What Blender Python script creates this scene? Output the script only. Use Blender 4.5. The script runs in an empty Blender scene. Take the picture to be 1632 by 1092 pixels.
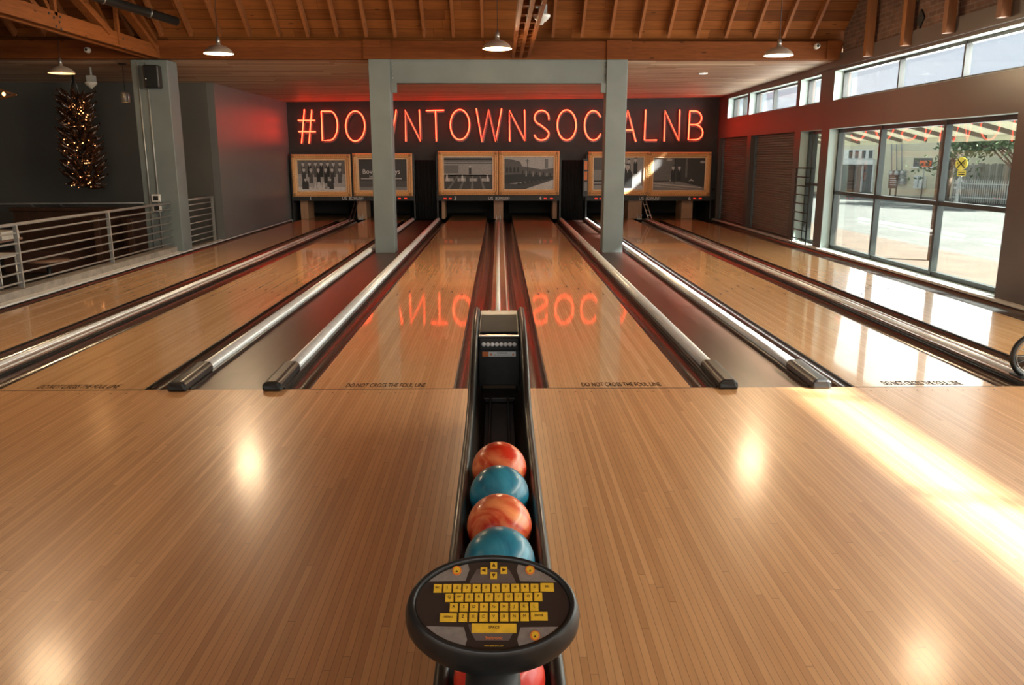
import bpy, math, random
from mathutils import Vector, Matrix
random.seed(7)
R = math.radians
scene = bpy.context.scene
col = scene.collection
PI = math.pi

# ------------------------------------------------------------------ camera, sky, sun, lights, exposure
F_PX, TH, PS, CH, CD, CX = 1305.07, 0.22208, 0.015615, 1.6865, 5.9067, -0.0122
cam_d = bpy.data.cameras.new('camera'); cam = bpy.data.objects.new('camera', cam_d); col.objects.link(cam)
cam_d.sensor_fit = 'HORIZONTAL'; cam_d.sensor_width = 36; cam_d.lens = 36*F_PX/1632
cam_d.clip_end = 400; cam_d.clip_start = 0.05
FW = Vector((math.sin(PS)*math.cos(TH), math.cos(PS)*math.cos(TH), -math.sin(TH)))
RT = Vector((math.cos(PS), -math.sin(PS), 0)); UP = RT.cross(FW)
CAM = Vector((CX, -CD, CH))
M = Matrix((RT, UP, -FW)).transposed().to_4x4(); M.translation = CAM
cam.matrix_world = M
scene.camera = cam

w = bpy.data.worlds.new('sky'); scene.world = w; w.use_nodes = True
wn = w.node_tree.nodes; wl = w.node_tree.links
bg = wn['Background']
tc = wn.new('ShaderNodeTexCoord'); nz = wn.new('ShaderNodeTexNoise'); nz.inputs['Scale'].default_value = 2.2; nz.inputs['Detail'].default_value = 5
rp = wn.new('ShaderNodeValToRGB'); rp.color_ramp.elements[0].position = .35; rp.color_ramp.elements[1].position = .7
rp.color_ramp.elements[0].color = (.66, .74, .80, 1); rp.color_ramp.elements[1].color = (.84, .88, .90, 1)
wl.new(tc.outputs['Generated'], nz.inputs['Vector']); wl.new(nz.outputs['Fac'], rp.inputs['Fac']); wl.new(rp.outputs['Color'], bg.inputs['Color'])
bg.inputs['Strength'].default_value = 0.95

sd = bpy.data.lights.new('sun', 'SUN'); so = bpy.data.objects.new('sun', sd); col.objects.link(so)
sd.energy = 32; sd.angle = R(2.2); sd.color = (1, .95, .86)
so.rotation_euler = Vector((-1.28, 0.55, -1)).to_track_quat('-Z', 'Y').to_euler()
so.location = (20, -8, 16)

def area(name, loc, target, sx, sy, e, c):
    d = bpy.data.lights.new(name, 'AREA'); o = bpy.data.objects.new(name, d); col.objects.link(o)
    d.shape = 'RECTANGLE'; d.size = sx; d.size_y = sy; d.energy = e; d.color = c
    o.location = loc; o.rotation_euler = (Vector(target)-Vector(loc)).to_track_quat('-Z', 'Y').to_euler()
    return o
# daylight coming in at the window openings (the long right-hand windows), plus added fill lights
area('rear_fill_light', (0, -9.55, 2.2), (0, 0, 1.6), 10, 2.6, 105, (1, .92, .82))  # unseen fill light added at the rear for the room's ambient light
area('daylight_right_window', (6.6, -1.4, 1.3), (0, -1.4, .9), 7.5, 2.0, 200, (.95, .97, 1))
area('daylight_right_far_window', (6.5, 6.6, 1.2), (0, 6.6, .6), 5.4, 1.9, 95, (.93, .97, 1))
area('daylight_high_windows', (6.34, 4.5, 2.95), (-3, 5, 4.6), 24, .42, 640, (1, .92, .78))
area('fill_light_high', (0, -4.5, 6.3), (0, 4, 2.2), 7, 3, 20, (1, .74, .48))  # added overhead fill behind the camera, stands for no known lamp

vs = scene.view_settings
vs.view_transform = 'Standard'; vs.look = 'None'; vs.gamma = 1; vs.use_curve_mapping = False
vs.exposure = 0.35

# ------------------------------------------------------------------ measuring helpers
def ray(x, y):
    return FW*F_PX + RT*(x-816) - UP*(y-546)
def at(x, y, axis, val):
    r = ray(x, y); t = (val-CAM[axis])/r[axis]; return CAM + r*t

# ------------------------------------------------------------------ materials
MATS = {}
def base(name):
    m = bpy.data.materials.new(name); m.use_nodes = True; MATS[name] = m
    return m, m.node_tree.nodes, m.node_tree.links, m.node_tree.nodes['Principled BSDF']
def c4(c): return (c[0], c[1], c[2], 1)
def pmat(name, c, rough=.5, metal=0, spec=.5, var=.12, scale=9, bump=0.0, coat=0, c2=None, trans=0, stretch=None):
    m, n, l, b = base(name)
    t = n.new('ShaderNodeNewGeometry'); z = n.new('ShaderNodeTexNoise'); z.inputs['Scale'].default_value = scale; z.inputs['Detail'].default_value = 5
    if stretch:
        mp = n.new('ShaderNodeVectorMath'); mp.operation = 'MULTIPLY'; mp.inputs[1].default_value = stretch
        l.new(t.outputs['Position'], mp.inputs[0]); l.new(mp.outputs[0], z.inputs['Vector'])
    else: l.new(t.outputs['Position'], z.inputs['Vector'])
    r = n.new('ShaderNodeValToRGB'); r.color_ramp.elements[0].position = .3; r.color_ramp.elements[1].position = .7
    lo = c2 if c2 else tuple(v*(1-var) for v in c); hi = c if c2 else tuple(min(1, v*(1+var)) for v in c)
    r.color_ramp.elements[0].color = c4(lo); r.color_ramp.elements[1].color = c4(hi)
    l.new(z.outputs['Fac'], r.inputs['Fac']); l.new(r.outputs['Color'], b.inputs['Base Color'])
    b.inputs['Roughness'].default_value = rough; b.inputs['Metallic'].default_value = metal
    b.inputs['Specular IOR Level'].default_value = spec; b.inputs['Coat Weight'].default_value = coat
    b.inputs['Coat Roughness'].default_value = .06
    if bump:
        bp = n.new('ShaderNodeBump'); bp.inputs['Strength'].default_value = bump; bp.inputs['Distance'].default_value = .01
        l.new(z.outputs['Fac'], bp.inputs['Height']); l.new(bp.outputs['Normal'], b.inputs['Normal'])
    return m
def emat(name, c, s):
    m, n, l, b = base(name)
    b.inputs['Base Color'].default_value = c4(c); b.inputs['Emission Color'].default_value = c4(c); b.inputs['Emission Strength'].default_value = s
    return m
def boards(name, across, width, along, seg, cols, seam=.05, seamdark=.45, rough=.3, coat=0, grain=.25, gscale=3, knots=0, spec=.5, bump=.0, coatr=.08):
    """strips of wood: `across`/`along` are 0,1,2 = world X,Y,Z"""
    m, n, l, b = base(name)
    g = n.new('ShaderNodeNewGeometry'); sp = n.new('ShaderNodeSeparateXYZ'); l.new(g.outputs['Position'], sp.inputs[0])
    def mth(op, a, bb=None):
        k = n.new('ShaderNodeMath'); k.operation = op
        for i, v in enumerate((a, bb)):
            if v is None: continue
            if isinstance(v, (int, float)): k.inputs[i].default_value = v
            else: l.new(v, k.inputs[i])
        return k.outputs[0]
    u = mth('DIVIDE', mth('ADD', sp.outputs[across], 50.0), width); iu = mth('FLOOR', u); fu = mth('FRACT', u)
    wn1 = n.new('ShaderNodeTexWhiteNoise'); wn1.noise_dimensions = '1D'; l.new(iu, wn1.inputs['W'])
    v = mth('ADD', mth('DIVIDE', mth('ADD', sp.outputs[along], 50.0), seg), mth('MULTIPLY', wn1.outputs['Value'], 7.3)); iv = mth('FLOOR', v); fv = mth('FRACT', v)
    wn2 = n.new('ShaderNodeTexWhiteNoise'); wn2.noise_dimensions = '2D'
    cb = n.new('ShaderNodeCombineXYZ'); l.new(iu, cb.inputs[0]); l.new(iv, cb.inputs[1]); l.new(cb.outputs[0], wn2.inputs['Vector'])
    ramp = n.new('ShaderNodeValToRGB'); els = ramp.color_ramp.elements
    while len(els) < len(cols): els.new(.5)
    for i, c in enumerate(cols): els[i].position = i/(len(cols)-1); els[i].color = c4(c)
    l.new(wn2.outputs['Value'], ramp.inputs['Fac'])
    st = [60/max(width*30, 1)*1.0]*3; st = [gscale*8]*3; st[along] = gscale*.8
    mp = n.new('ShaderNodeVectorMath'); mp.operation = 'MULTIPLY'; mp.inputs[1].default_value = st; l.new(g.outputs['Position'], mp.inputs[0])
    ad = n.new('ShaderNodeVectorMath'); ad.operation = 'ADD'; cb2 = n.new('ShaderNodeCombineXYZ')
    l.new(mth('MULTIPLY', wn2.outputs['Value'], 40.0), cb2.inputs[along]); l.new(mp.outputs[0], ad.inputs[0]); l.new(cb2.outputs[0], ad.inputs[1])
    nz = n.new('ShaderNodeTexNoise'); nz.inputs['Scale'].default_value = 1; nz.inputs['Detail'].default_value = 4; l.new(ad.outputs[0], nz.inputs['Vector'])
    gr = mth('ADD', 1-grain, mth('MULTIPLY', nz.outputs['Fac'], 2*grain))
    se = mth('LESS_THAN', fu, seam); se2 = mth('LESS_THAN', fv, .004/seg)
    ss = mth('MAXIMUM', se, se2)
    k = mth('MULTIPLY', gr, mth('SUBTRACT', 1.0, mth('MULTIPLY', ss, seamdark)))
    if knots:
        vo = n.new('ShaderNodeTexVoronoi'); kst = [7, 7, 7]; kst[along] = 2.2; vo.inputs['Scale'].default_value = 1
        mp2 = n.new('ShaderNodeVectorMath'); mp2.operation = 'MULTIPLY'; mp2.inputs[1].default_value = kst; l.new(g.outputs['Position'], mp2.inputs[0]); l.new(mp2.outputs[0], vo.inputs['Vector'])
        kn = mth('LESS_THAN', vo.outputs['Distance'], .10)
        k = mth('MULTIPLY', k, mth('SUBTRACT', 1.0, mth('MULTIPLY', kn, knots)))
    mx = n.new('ShaderNodeVectorMath'); mx.operation = 'SCALE'; l.new(ramp.outputs['Color'], mx.inputs[0]); l.new(k, mx.inputs['Scale'])
    l.new(mx.outputs[0], b.inputs['Base Color'])
    b.inputs['Roughness'].default_value = rough; b.inputs['Coat Weight'].default_value = coat; b.inputs['Coat Roughness'].default_value = coatr
    b.inputs['Specular IOR Level'].default_value = spec
    if bump:
        bp = n.new('ShaderNodeBump'); bp.inputs['Strength'].default_value = bump; bp.inputs['Distance'].default_value = .01
        l.new(k, bp.inputs['Height']); l.new(bp.outputs['Normal'], b.inputs['Normal'])
    return m

lane_c = [(.66, .36, .155), (.73, .415, .19), (.79, .46, .215), (.70, .385, .17), (.83, .50, .25)]
app_c = [(.51, .255, .105), (.61, .318, .133), (.66, .358, .158), (.55, .280, .117), (.71, .392, .178)]
boards('lane_wood', 0, .0273, 1, 2.6, lane_c, seam=.07, seamdark=.40, rough=.25, coat=.7, grain=.12, gscale=4, coatr=.05)
boards('approach_wood', 0, .0273, 1, 2.6, app_c, seam=.09, seamdark=.45, rough=.36, coat=.28, grain=.14, gscale=5, coatr=.17)
boards('roof_boards', 2, .127, 0, 2.4, [(.095, .030, .008), (.15, .050, .013), (.23, .082, .022), (.12, .039, .010)], seam=.05, seamdark=.75, rough=.7, spec=.15, grain=.4, gscale=3, knots=.5, bump=.3)
boards('ceiling_planks', 1, .13, 0, 1.9, [(.32, .18, .11), (.46, .29, .19), (.56, .40, .28), (.38, .23, .15), (.60, .45, .32)], seam=.07, seamdark=.7, rough=.55, grain=.35, gscale=3, bump=.3)
boards('beam_wood', 2, .17, 0, 30, [(.115, .032, .007), (.16, .047, .011)], seam=.012, seamdark=.5, rough=.7, spec=.15, grain=.45, gscale=4, knots=.55, bump=.2)
boards('truss_wood', 2, .5, 1, 30, [(.14, .042, .010), (.18, .056, .014)], seam=.0, rough=.7, spec=.15, grain=.45, gscale=4, knots=.5, bump=.2)
boards('rafter_wood', 0, .9, 1, 30, [(.23, .08, .024), (.19, .064, .018)], seam=.0, rough=.55, grain=.35, gscale=4, knots=.4)
boards('post_wood', 1, .9, 2, 30, [(.20, .075, .024), (.16, .058, .018)], seam=.0, rough=.55, grain=.35, gscale=4, knots=.4)
boards('kick_wood', 0, .5, 2, 3, [(.48, .27, .15), (.42, .23, .13)], seam=.0, rough=.45, grain=.25, gscale=4)
boards('aisle_wood', 0, .6, 1, 3, [(.06, .030, .022), (.075, .038, .028)], seam=.0, rough=.32, grain=.5, gscale=1.2)
boards('booth_wood', 0, .14, 2, 5, [(.055, .026, .015), (.075, .035, .020)], seam=.05, rough=.4, grain=.3)
boards('cap_wood', 0, .5, 1, 4, [(.23, .13, .09), (.28, .17, .12)], seam=0, rough=.25, coat=.4, grain=.3)
boards('fence_wood', 1, .14, 2, 6, [(.26, .25, .22), (.36, .34, .30), (.44, .41, .37)], seam=.12, rough=.8, grain=.3)
boards('gold_frame', 0, 5, 1, 5, [(.80, .42, .16), (.88, .50, .20)], seam=0, rough=.4, grain=.45, gscale=9, bump=.5)
pmat('gutter', (.045, .026, .018), .24, coat=.15, scale=3, stretch=(8, .6, 8), c2=(.055, .028, .020))
pmat('black_edge', (.010, .009, .008), .35)
pmat('slip_wood', (.88, .66, .42), .4)
pmat('ornament_gold', (.50, .25, .085), .4, var=.3, scale=40)
pmat('track_dark', (.025, .018, .014), .3)
pmat('rail_metal', (.74, .73, .70), .35, metal=.25, var=.08)
pmat('black_plastic', (.011, .012, .012), .4, coat=.08, var=.25, scale=30)
pmat('black_matte', (.009, .009, .009), .6)
pmat('grey_face', (.035, .037, .04), .6, spec=.25)
pmat('col_paint', (.13, .155, .155), .55, var=.10, scale=2.2, bump=.05)
pmat('wall_paint', (.125, .128, .125), .36, var=.06, scale=1.4, bump=.04)
pmat('wall_paint_shaded', (.085, .083, .075), .5, var=.08, scale=1.4, bump=.04)  # same grey paint, darkened to put the unlit left side's shade into the colour
pmat('wall_paint_right', (.078, .062, .055), .38, var=.06, scale=1.4)
pmat('reveal_white', (.33, .40, .39), .6, var=.05, scale=3)
pmat('sign_wall', (.030, .028, .027), .65, var=.2, scale=3)
pmat('concrete', (.27, .235, .20), .8, c2=(.16, .14, .12), scale=7, bump=.3)
pmat('rail_paint', (.36, .36, .34), .38, metal=.4, var=.1)
pmat('dark_floor', (.03, .024, .02), .5)
pmat('curtain', (.007, .007, .007), .85)
pmat('shutter', (.20, .16, .135), .5, var=.1)
pmat('shutter_side', (.10, .13, .15), .6)
pmat('mullion', (.022, .027, .026), .4)
pmat('mullion_light', (.45, .52, .50), .5)
pmat('white_paint', (.62, .60, .56), .5, var=.06)
pmat('white_plastic', (.62, .62, .60), .4, var=.05)
pmat('steel', (.42, .42, .41), .3, metal=.9)
pmat('pipe_black', (.008, .009, .009), .35)
pmat('shade_outside', (.42, .33, .26), .4, metal=.3)
pmat('shade_inside', (.85, .78, .66), .5, var=.03)
pmat('mask_grey', (.016, .019, .019), .5)
pmat('black_wall', (.006, .006, .006), .7)
pmat('bottle', (.03, .014, .008), .12, coat=.5, c2=(.055, .022, .010), scale=20)
pmat('cork', (.25, .17, .10), .6)
pmat('paper', (.50, .48, .44), .7)
pmat('text_white', (.80, .80, .78), .5, var=.02)
pmat('text_dark', (.008, .005, .004), .8, spec=.1)
pmat('orange_paint', (.80, .22, .05), .4)
pmat('key_yellow', (.72, .43, .03), .4, var=.12, scale=60)
pmat('button_orange', (.72, .20, .03), .35)
pmat('arrow_dark', (.02, .010, .006), .7, spec=.2)
pmat('key_text', (.07, .03, .008), .5)
pmat('silver_plate', (.34, .33, .31), .35, metal=.6, scale=90)
pmat('plate_dark', (.028, .020, .017), .3, coat=.2)
pmat('plate_mid', (.15, .12, .11), .35, metal=.3)
pmat('red_plastic', (.55, .02, .015), .3)
def ball_mat(name, a, b_, sc):
    m, n, l, b = base(name)
    t = n.new('ShaderNodeTexCoord'); z = n.new('ShaderNodeTexNoise'); z.inputs['Scale'].default_value = sc; z.inputs['Detail'].default_value = 6; z.inputs['Distortion'].default_value = 1.6
    mp = n.new('ShaderNodeVectorMath'); mp.operation = 'MULTIPLY'; mp.inputs[1].default_value = (.8, 1, 2.4); l.new(t.outputs['Object'], mp.inputs[0]); l.new(mp.outputs[0], z.inputs['Vector'])
    r = n.new('ShaderNodeValToRGB'); r.color_ramp.elements[0].position = .38; r.color_ramp.elements[1].position = .62
    r.color_ramp.elements[0].color = c4(a); r.color_ramp.elements[1].color = c4(b_)
    l.new(z.outputs['Fac'], r.inputs['Fac']); l.new(r.outputs['Color'], b.inputs['Base Color'])
    b.inputs['Roughness'].default_value = .3; b.inputs['Coat Weight'].default_value = .12
ball_mat('ball_orange', (.60, .03, .010), (.98, .33, .12), 5.5)
ball_mat('ball_blue', (.012, .15, .24), (.035, .27, .38), 5)
ball_mat('ball_red', (.62, .02, .012), (.75, .06, .03), 4)
emat('neon', (1, .038, .014), 12.0)
pmat('neon_backing', (.10, .075, .07), .3)
emat('bulb', (1, .66, .30), 22)
emat('bulb_left', (1, .46, .14), 5)
emat('tree_bulb', (1, .36, .12), 5)
emat('led_red', (1, .05, .02), .8)
emat('downlight', (1, .86, .68), 6)
pmat('asphalt', (.14, .147, .146), .85, c2=(.105, .112, .112), scale=.7)
pmat('sidewalk', (.165, .13, .11), .85, c2=(.13, .10, .086), scale=2)
pmat('stucco', (.78, .73, .55), .85, var=.06, scale=2)
pmat('white_trim', (.85, .86, .85), .6)
pmat('store_glass', (.07, .075, .07), .15)
pmat('door_brown', (.11, .07, .05), .5)
pmat('brown_sign', (.12, .05, .03), .5)
pmat('orange_sign', (.95, .16, .04), .6)
pmat('yellow_sign', (.95, .62, .04), .5)
pmat('leaf', (.06, .10, .04), .6, c2=(.12, .18, .09), scale=4)
pmat('bark', (.14, .10, .075), .8, bump=.4)
pmat('post_brown', (.17, .105, .08), .6)
pmat('canopy_panel', (.62, .63, .56), .6)
pmat('canopy_beam', (.16, .13, .11), .6)
pmat('meter', (.34, .36, .36), .4)
def greys():
    for i in range(11):
        v = (i/10)**1.9*.9+.006; pmat('grey_%d' % i, (v, v*.97, v*.92), .45, var=.18, scale=30)
greys()
# brick
m, n, l, b = base('brick')
g = n.new('ShaderNodeNewGeometry'); sp = n.new('ShaderNodeSeparateXYZ'); cb = n.new('ShaderNodeCombineXYZ'); l.new(g.outputs['Position'], sp.inputs[0])
l.new(sp.outputs[1], cb.inputs[0]); l.new(sp.outputs[2], cb.inputs[1]); bt = n.new('ShaderNodeTexBrick'); l.new(cb.outputs[0], bt.inputs['Vector'])
bt.inputs['Scale'].default_value = 1; bt.inputs['Brick Width'].default_value = .21; bt.inputs['Row Height'].default_value = .072; bt.inputs['Mortar Size'].default_value = .009
bt.inputs['Color1'].default_value = (.12, .055, .035, 1); bt.inputs['Color2'].default_value = (.075, .034, .022, 1); bt.inputs['Mortar'].default_value = (.115, .08, .06, 1)
nz = n.new('ShaderNodeTexNoise'); nz.inputs['Scale'].default_value = 6; nz.inputs['Detail'].default_value = 8; l.new(g.outputs['Position'], nz.inputs['Vector'])
mx = n.new('ShaderNodeMix'); mx.data_type = 'RGBA'; mx.blend_type = 'OVERLAY'; mx.inputs[0].default_value = .7; l.new(bt.outputs['Color'], mx.inputs[6]); l.new(nz.outputs['Fac'], mx.inputs[7]); l.new(mx.outputs[2], b.inputs['Base Color'])
bp = n.new('ShaderNodeBump'); bp.inputs['Strength'].default_value = .6; bp.inputs['Distance'].default_value = .012; l.new(bt.outputs['Fac'], bp.inputs['Height']); bp.invert = True; l.new(bp.outputs['Normal'], b.inputs['Normal'])
b.inputs['Roughness'].default_value = .85
# thin window glass
def glassmat(name, tint, extra=0.0, diff=0.0):
    m, n, l, b = base(name); n.remove(b)
    out = n['Material Output']; tr = n.new('ShaderNodeBsdfTransparent'); tr.inputs[0].default_value = c4(tint); gl = n.new('ShaderNodeBsdfGlossy'); gl.inputs['Roughness'].default_value = .01
    lw = n.new('ShaderNodeLayerWeight'); lw.inputs[0].default_value = .5
    p = n.new('ShaderNodeMath'); p.operation = 'POWER'; p.inputs[1].default_value = 4.2; l.new(lw.outputs['Facing'], p.inputs[0])
    q = n.new('ShaderNodeMath'); q.operation = 'MULTIPLY_ADD'; q.inputs[1].default_value = .9; q.inputs[2].default_value = .045+extra; l.new(p.outputs[0], q.inputs[0])
    mxs = n.new('ShaderNodeMixShader'); l.new(q.outputs[0], mxs.inputs[0]); l.new(tr.outputs[0], mxs.inputs[1]); l.new(gl.outputs[0], mxs.inputs[2])
    last = mxs
    if diff:
        tl = n.new('ShaderNodeBsdfTranslucent'); tl.inputs[0].default_value = (.85, .9, .95, 1); m2 = n.new('ShaderNodeMixShader'); m2.inputs[0].default_value = diff
        l.new(mxs.outputs[0], m2.inputs[1]); l.new(tl.outputs[0], m2.inputs[2]); last = m2
    l.new(last.outputs[0], out.inputs['Surface'])
glassmat('glass', (.93, .97, .94)); glassmat('fan_glass', (.35, .36, .36)); glassmat('high_glass', (.92, .95, .98))

mt = MATS['canopy_panel']; nn = mt.node_tree.nodes; ll = mt.node_tree.links
tl = nn.new('ShaderNodeBsdfTranslucent'); tl.inputs[0].default_value = (.75, .76, .66, 1); mxc = nn.new('ShaderNodeMixShader'); mxc.inputs[0].default_value = .3
ll.new(nn['Principled BSDF'].outputs[0], mxc.inputs[1]); ll.new(tl.outputs[0], mxc.inputs[2]); ll.new(mxc.outputs[0], nn['Material Output'].inputs['Surface'])
# ------------------------------------------------------------------ mesh builder
class MB:
    def __init__(s): s.v = []; s.f = []; s.m = []; s.sm = []
    def add(s, vs, fs, mi=0, smooth=False):
        o = len(s.v); s.v += [Vector(p) for p in vs]
        for f in fs: s.f.append([i+o for i in f]); s.m.append(mi); s.sm.append(smooth)
        return s
    def box(s, x0, x1, y0, y1, z0, z1, mi=0):
        x0, x1 = sorted((x0, x1)); y0, y1 = sorted((y0, y1)); z0, z1 = sorted((z0, z1))
        return s.add([(x0, y0, z0), (x1, y0, z0), (x1, y1, z0), (x0, y1, z0), (x0, y0, z1), (x1, y0, z1), (x1, y1, z1), (x0, y1, z1)],
              [(0, 3, 2, 1), (4, 5, 6, 7), (0, 1, 5, 4), (1, 2, 6, 5), (2, 3, 7, 6), (3, 0, 4, 7)], mi)
    def bar(s, a, b, w, h, up=(0, 0, 1), mi=0):
        a = Vector(a); b = Vector(b); d = (b-a).normalized(); r = d.cross(Vector(up)).normalized()*(w/2); u = r.cross(d).normalized()*(h/2)
        return s.add([a-r-u, a+r-u, a+r+u, a-r+u, b-r-u, b+r-u, b+r+u, b-r+u], [(0, 1, 2, 3), (7, 6, 5, 4), (0, 4, 5, 1), (1, 5, 6, 2), (2, 6, 7, 3), (3, 7, 4, 0)], mi)
    def prism(s, poly, d, mi=0):
        """poly: list of 3-D points, extruded by vector d"""
        n = len(poly); d = Vector(d); P = [Vector(p) for p in poly]
        nrm = sum(((P[i]-P[0]).cross(P[(i+1) % n]-P[0]) for i in range(n)), Vector())
        if nrm.dot(d) > 0: P = P[::-1]
        return s.add(P+[p+d for p in P], [list(range(n)), list(range(2*n-1, n-1, -1))]+[(i, i+n, (i+1) % n+n, (i+1) % n) for i in range(n)], mi)
    def tube(s, pts, r, n=8, closed=False, mi=0, cap=True, rr=None):
        pts = [Vector(p) for p in pts]; N = len(pts); base_ = len(s.v); rings = []
        prev = None
        for i in range(N):
            a = pts[(i-1) % N] if (closed or i > 0) else pts[i]; b = pts[(i+1) % N] if (closed or i < N-1) else pts[i]
            d = (b-a).normalized()
            if prev is None:
                u = Vector((0, 0, 1)) if abs(d.z) < .9 else Vector((0, 1, 0)); u = (u-d*u.dot(d)).normalized()
            else: u = (prev-d*prev.dot(d)).normalized()
            prev = u; v = d.cross(u); q = rr[i] if rr else r
            rings.append([pts[i]+(u*math.cos(2*PI*k/n)+v*math.sin(2*PI*k/n))*q for k in range(n)])
        vs = [p for rg in rings for p in rg]; fs = []
        for i in range(N if closed else N-1):
            j = (i+1) % N
            for k in range(n): fs.append((i*n+k, i*n+(k+1) % n, j*n+(k+1) % n, j*n+k))
        if not closed and cap: fs += [list(range(n))[::-1], [(N-1)*n+k for k in range(n)]]
        return s.add(vs, fs, mi, True)
    def lathe(s, prof, c=(0, 0, 0), n=24, mi=0, mat=None):
        """prof: (radius, z) pairs"""
        vs = []; fs = []
        for r, z in prof:
            for k in range(n): vs.append(Vector((r*math.cos(2*PI*k/n), r*math.sin(2*PI*k/n), z)))
        for i in range(len(prof)-1):
            for k in range(n): fs.append((i*n+k, i*n+(k+1) % n, (i+1)*n+(k+1) % n, (i+1)*n+k))
        if mat: vs = [mat @ p for p in vs]
        return s.add([p+Vector(c) for p in vs], fs, mi, True)
    def ell(s, c, rx, ry, rz, nu=20, nv=12, mi=0):
        vs = []; fs = []; c = Vector(c)
        for j in range(nv+1):
            a = PI*j/nv
            for k in range(nu):
                t = 2*PI*k/nu; vs.append(c+Vector((rx*math.sin(a)*math.cos(t), ry*math.sin(a)*math.sin(t), rz*math.cos(a))))
        for j in range(nv):
            for k in range(nu): fs.append((j*nu+k, (j+1)*nu+k, (j+1)*nu+(k+1) % nu, j*nu+(k+1) % nu))
        return s.add(vs, fs, mi, True)
    def text(s, body, size, mat, mi=0, extr=.0004, align='CENTER'):
        cu = bpy.data.curves.new('t', 'FONT'); cu.body = body; cu.size = size; cu.extrude = extr; cu.align_x = align; cu.align_y = 'CENTER'; cu.resolution_u = 3
        o = bpy.data.objects.new('t', cu); me = bpy.data.meshes.new_from_object(o)
        s.add([mat @ v.co for v in me.vertices], [list(p.vertices) for p in me.polygons], mi)
        bpy.data.objects.remove(o); bpy.data.meshes.remove(me); bpy.data.curves.remove(cu); return s
    def fit_text(s, body, w_, h_, mat, mi=0):
        t = MB().text(body, 1, Matrix.Identity(4)); xs = [p.x for p in t.v]; ys = [p.y for p in t.v]; a = min(xs); b_ = max(xs); c = min(ys); d = max(ys)
        return s.add([mat @ Vector(((p.x-(a+b_)/2)*w_/(b_-a), (p.y-(c+d)/2)*h_/(d-c), p.z*.5)) for p in t.v], t.f, mi)
    def build(s, name, mats, parent=None, bevel=0, label=None, seg=2):
        if isinstance(mats, str): mats = [mats]
        if parent is not None: o0 = wloc(parent)
        else:
            xs = [p.x for p in s.v]; ys = [p.y for p in s.v]; zs = [p.z for p in s.v]
            o0 = Vector(((min(xs)+max(xs))/2, (min(ys)+max(ys))/2, min(zs)))
        me = bpy.data.meshes.new(name); me.from_pydata([p-o0 for p in s.v], [], s.f)
        for mm in mats: me.materials.append(MATS[mm])
        me.polygons.foreach_set('material_index', s.m); me.polygons.foreach_set('use_smooth', s.sm); me.update()
        o = bpy.data.objects.new(name, me); col.objects.link(o)
        if parent is not None: o.parent = parent; 
        else: o.location = o0
        if label: o['label'] = label
        if bevel:
            bv = o.modifiers.new('bevel', 'BEVEL'); bv.width = bevel; bv.segments = seg; bv.limit_method = 'ANGLE'; bv.angle_limit = R(40)
        return o
def wloc(o):
    v = Vector(o.location)
    while o.parent: o = o.parent; v += Vector(o.location)
    return v
def tag(o, label, cat, group=None, kind=None):
    o['label'] = label; o['category'] = cat
    if group: o['group'] = group
    if kind: o['kind'] = kind
    return o
def struct(o, label=None):
    o['kind'] = 'structure'
    if label: o['label'] = label
    return o
def thing(name, loc, label, cat, group=None):
    o = bpy.data.objects.new(name, None); col.objects.link(o); o.location = loc; o.empty_display_size = .1
    return tag(o, label, cat, group)
def kids(o): return [c for c in list(bpy.data.objects) if c.parent == o]
def copy_tree(o, loc=None, parent=None):
    c = o.copy(); col.objects.link(c)
    if parent is not None: c.parent = parent
    for k in kids(o): copy_tree(k, None, c)
    if loc is not None: c.location = loc
    return c
def lit(name, loc, e, c, r=.05, kind='POINT', ang=None):
    d = bpy.data.lights.new(name, kind); d.energy = e; d.color = c; d.shadow_soft_size = r
    o = bpy.data.objects.new(name, d); col.objects.link(o); o.location = loc
    if ang: d.spot_size = ang; d.spot_blend = .6
    return o

# ================================================================== SETTING
ZC = 3.36                                                   # top of posts / underside of wooden girder
YB = 9.1                                                    # girder line
YW = 17.2                                                   # sign wall
XR = 6.0
# approach floor
struct(MB().box(-5.87, 6.3, -9.8, 0, -.12, 0).build('floor', 'approach_wood'), 'tan strip-wood approach floor in front of the lanes')
struct(MB().box(-5.87, 6.3, 0, 19.4, -.3, -.13).build('floor_pit', 'black_matte'), 'dark bed under the lanes')
struct(MB().box(-14.2, -6.05, -9.8, 11.4, -.62, -.5).build('floor_left', 'dark_floor'), 'dark sunken floor of the seating area')
# aisles between the lanes
for sx, nm in ((-1, 'left'), (1, 'right')):
    struct(MB().box(sx*1.78, sx*2.31, .0, 17.1, -.13, -.015).build('floor_aisle_'+nm, 'aisle_wood'), 'dark brown walkway strip between two lanes, %s of the middle pair' % nm)
# sign wall with pit behind
struct(MB().box(-5.9, 6.3, YW, YW+.12, .54, 3.5).build('wall_back', 'sign_wall'), 'dark wall carrying the red neon sign')
struct(MB().box(-6, 6.3, 19.3, 19.4, -.3, .8).box(-6, 6.3, YW, 19.4, .8, .85).build('wall_pit', 'black_wall'), 'black rear of the pinsetter pits')
# left walls
struct(MB().box(-5.9, -5.75, 11.4, 19.4, -.3, 3.5).build('wall_left', 'wall_paint'), 'grey wall beside the first lane, red glow of the sign on it')
struct(MB().box(-14.2, -5.9, 11.4, 11.55, -.6, 3.6).build('wall_left_recess', 'wall_paint_shaded'), 'grey wall behind the booths, shade put into its colour')
struct(MB().box(-14.35, -14.2, -9.8, 11.55, -.6, 8).build('wall_far_left', 'wall_paint_shaded'), 'far left wall')
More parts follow.
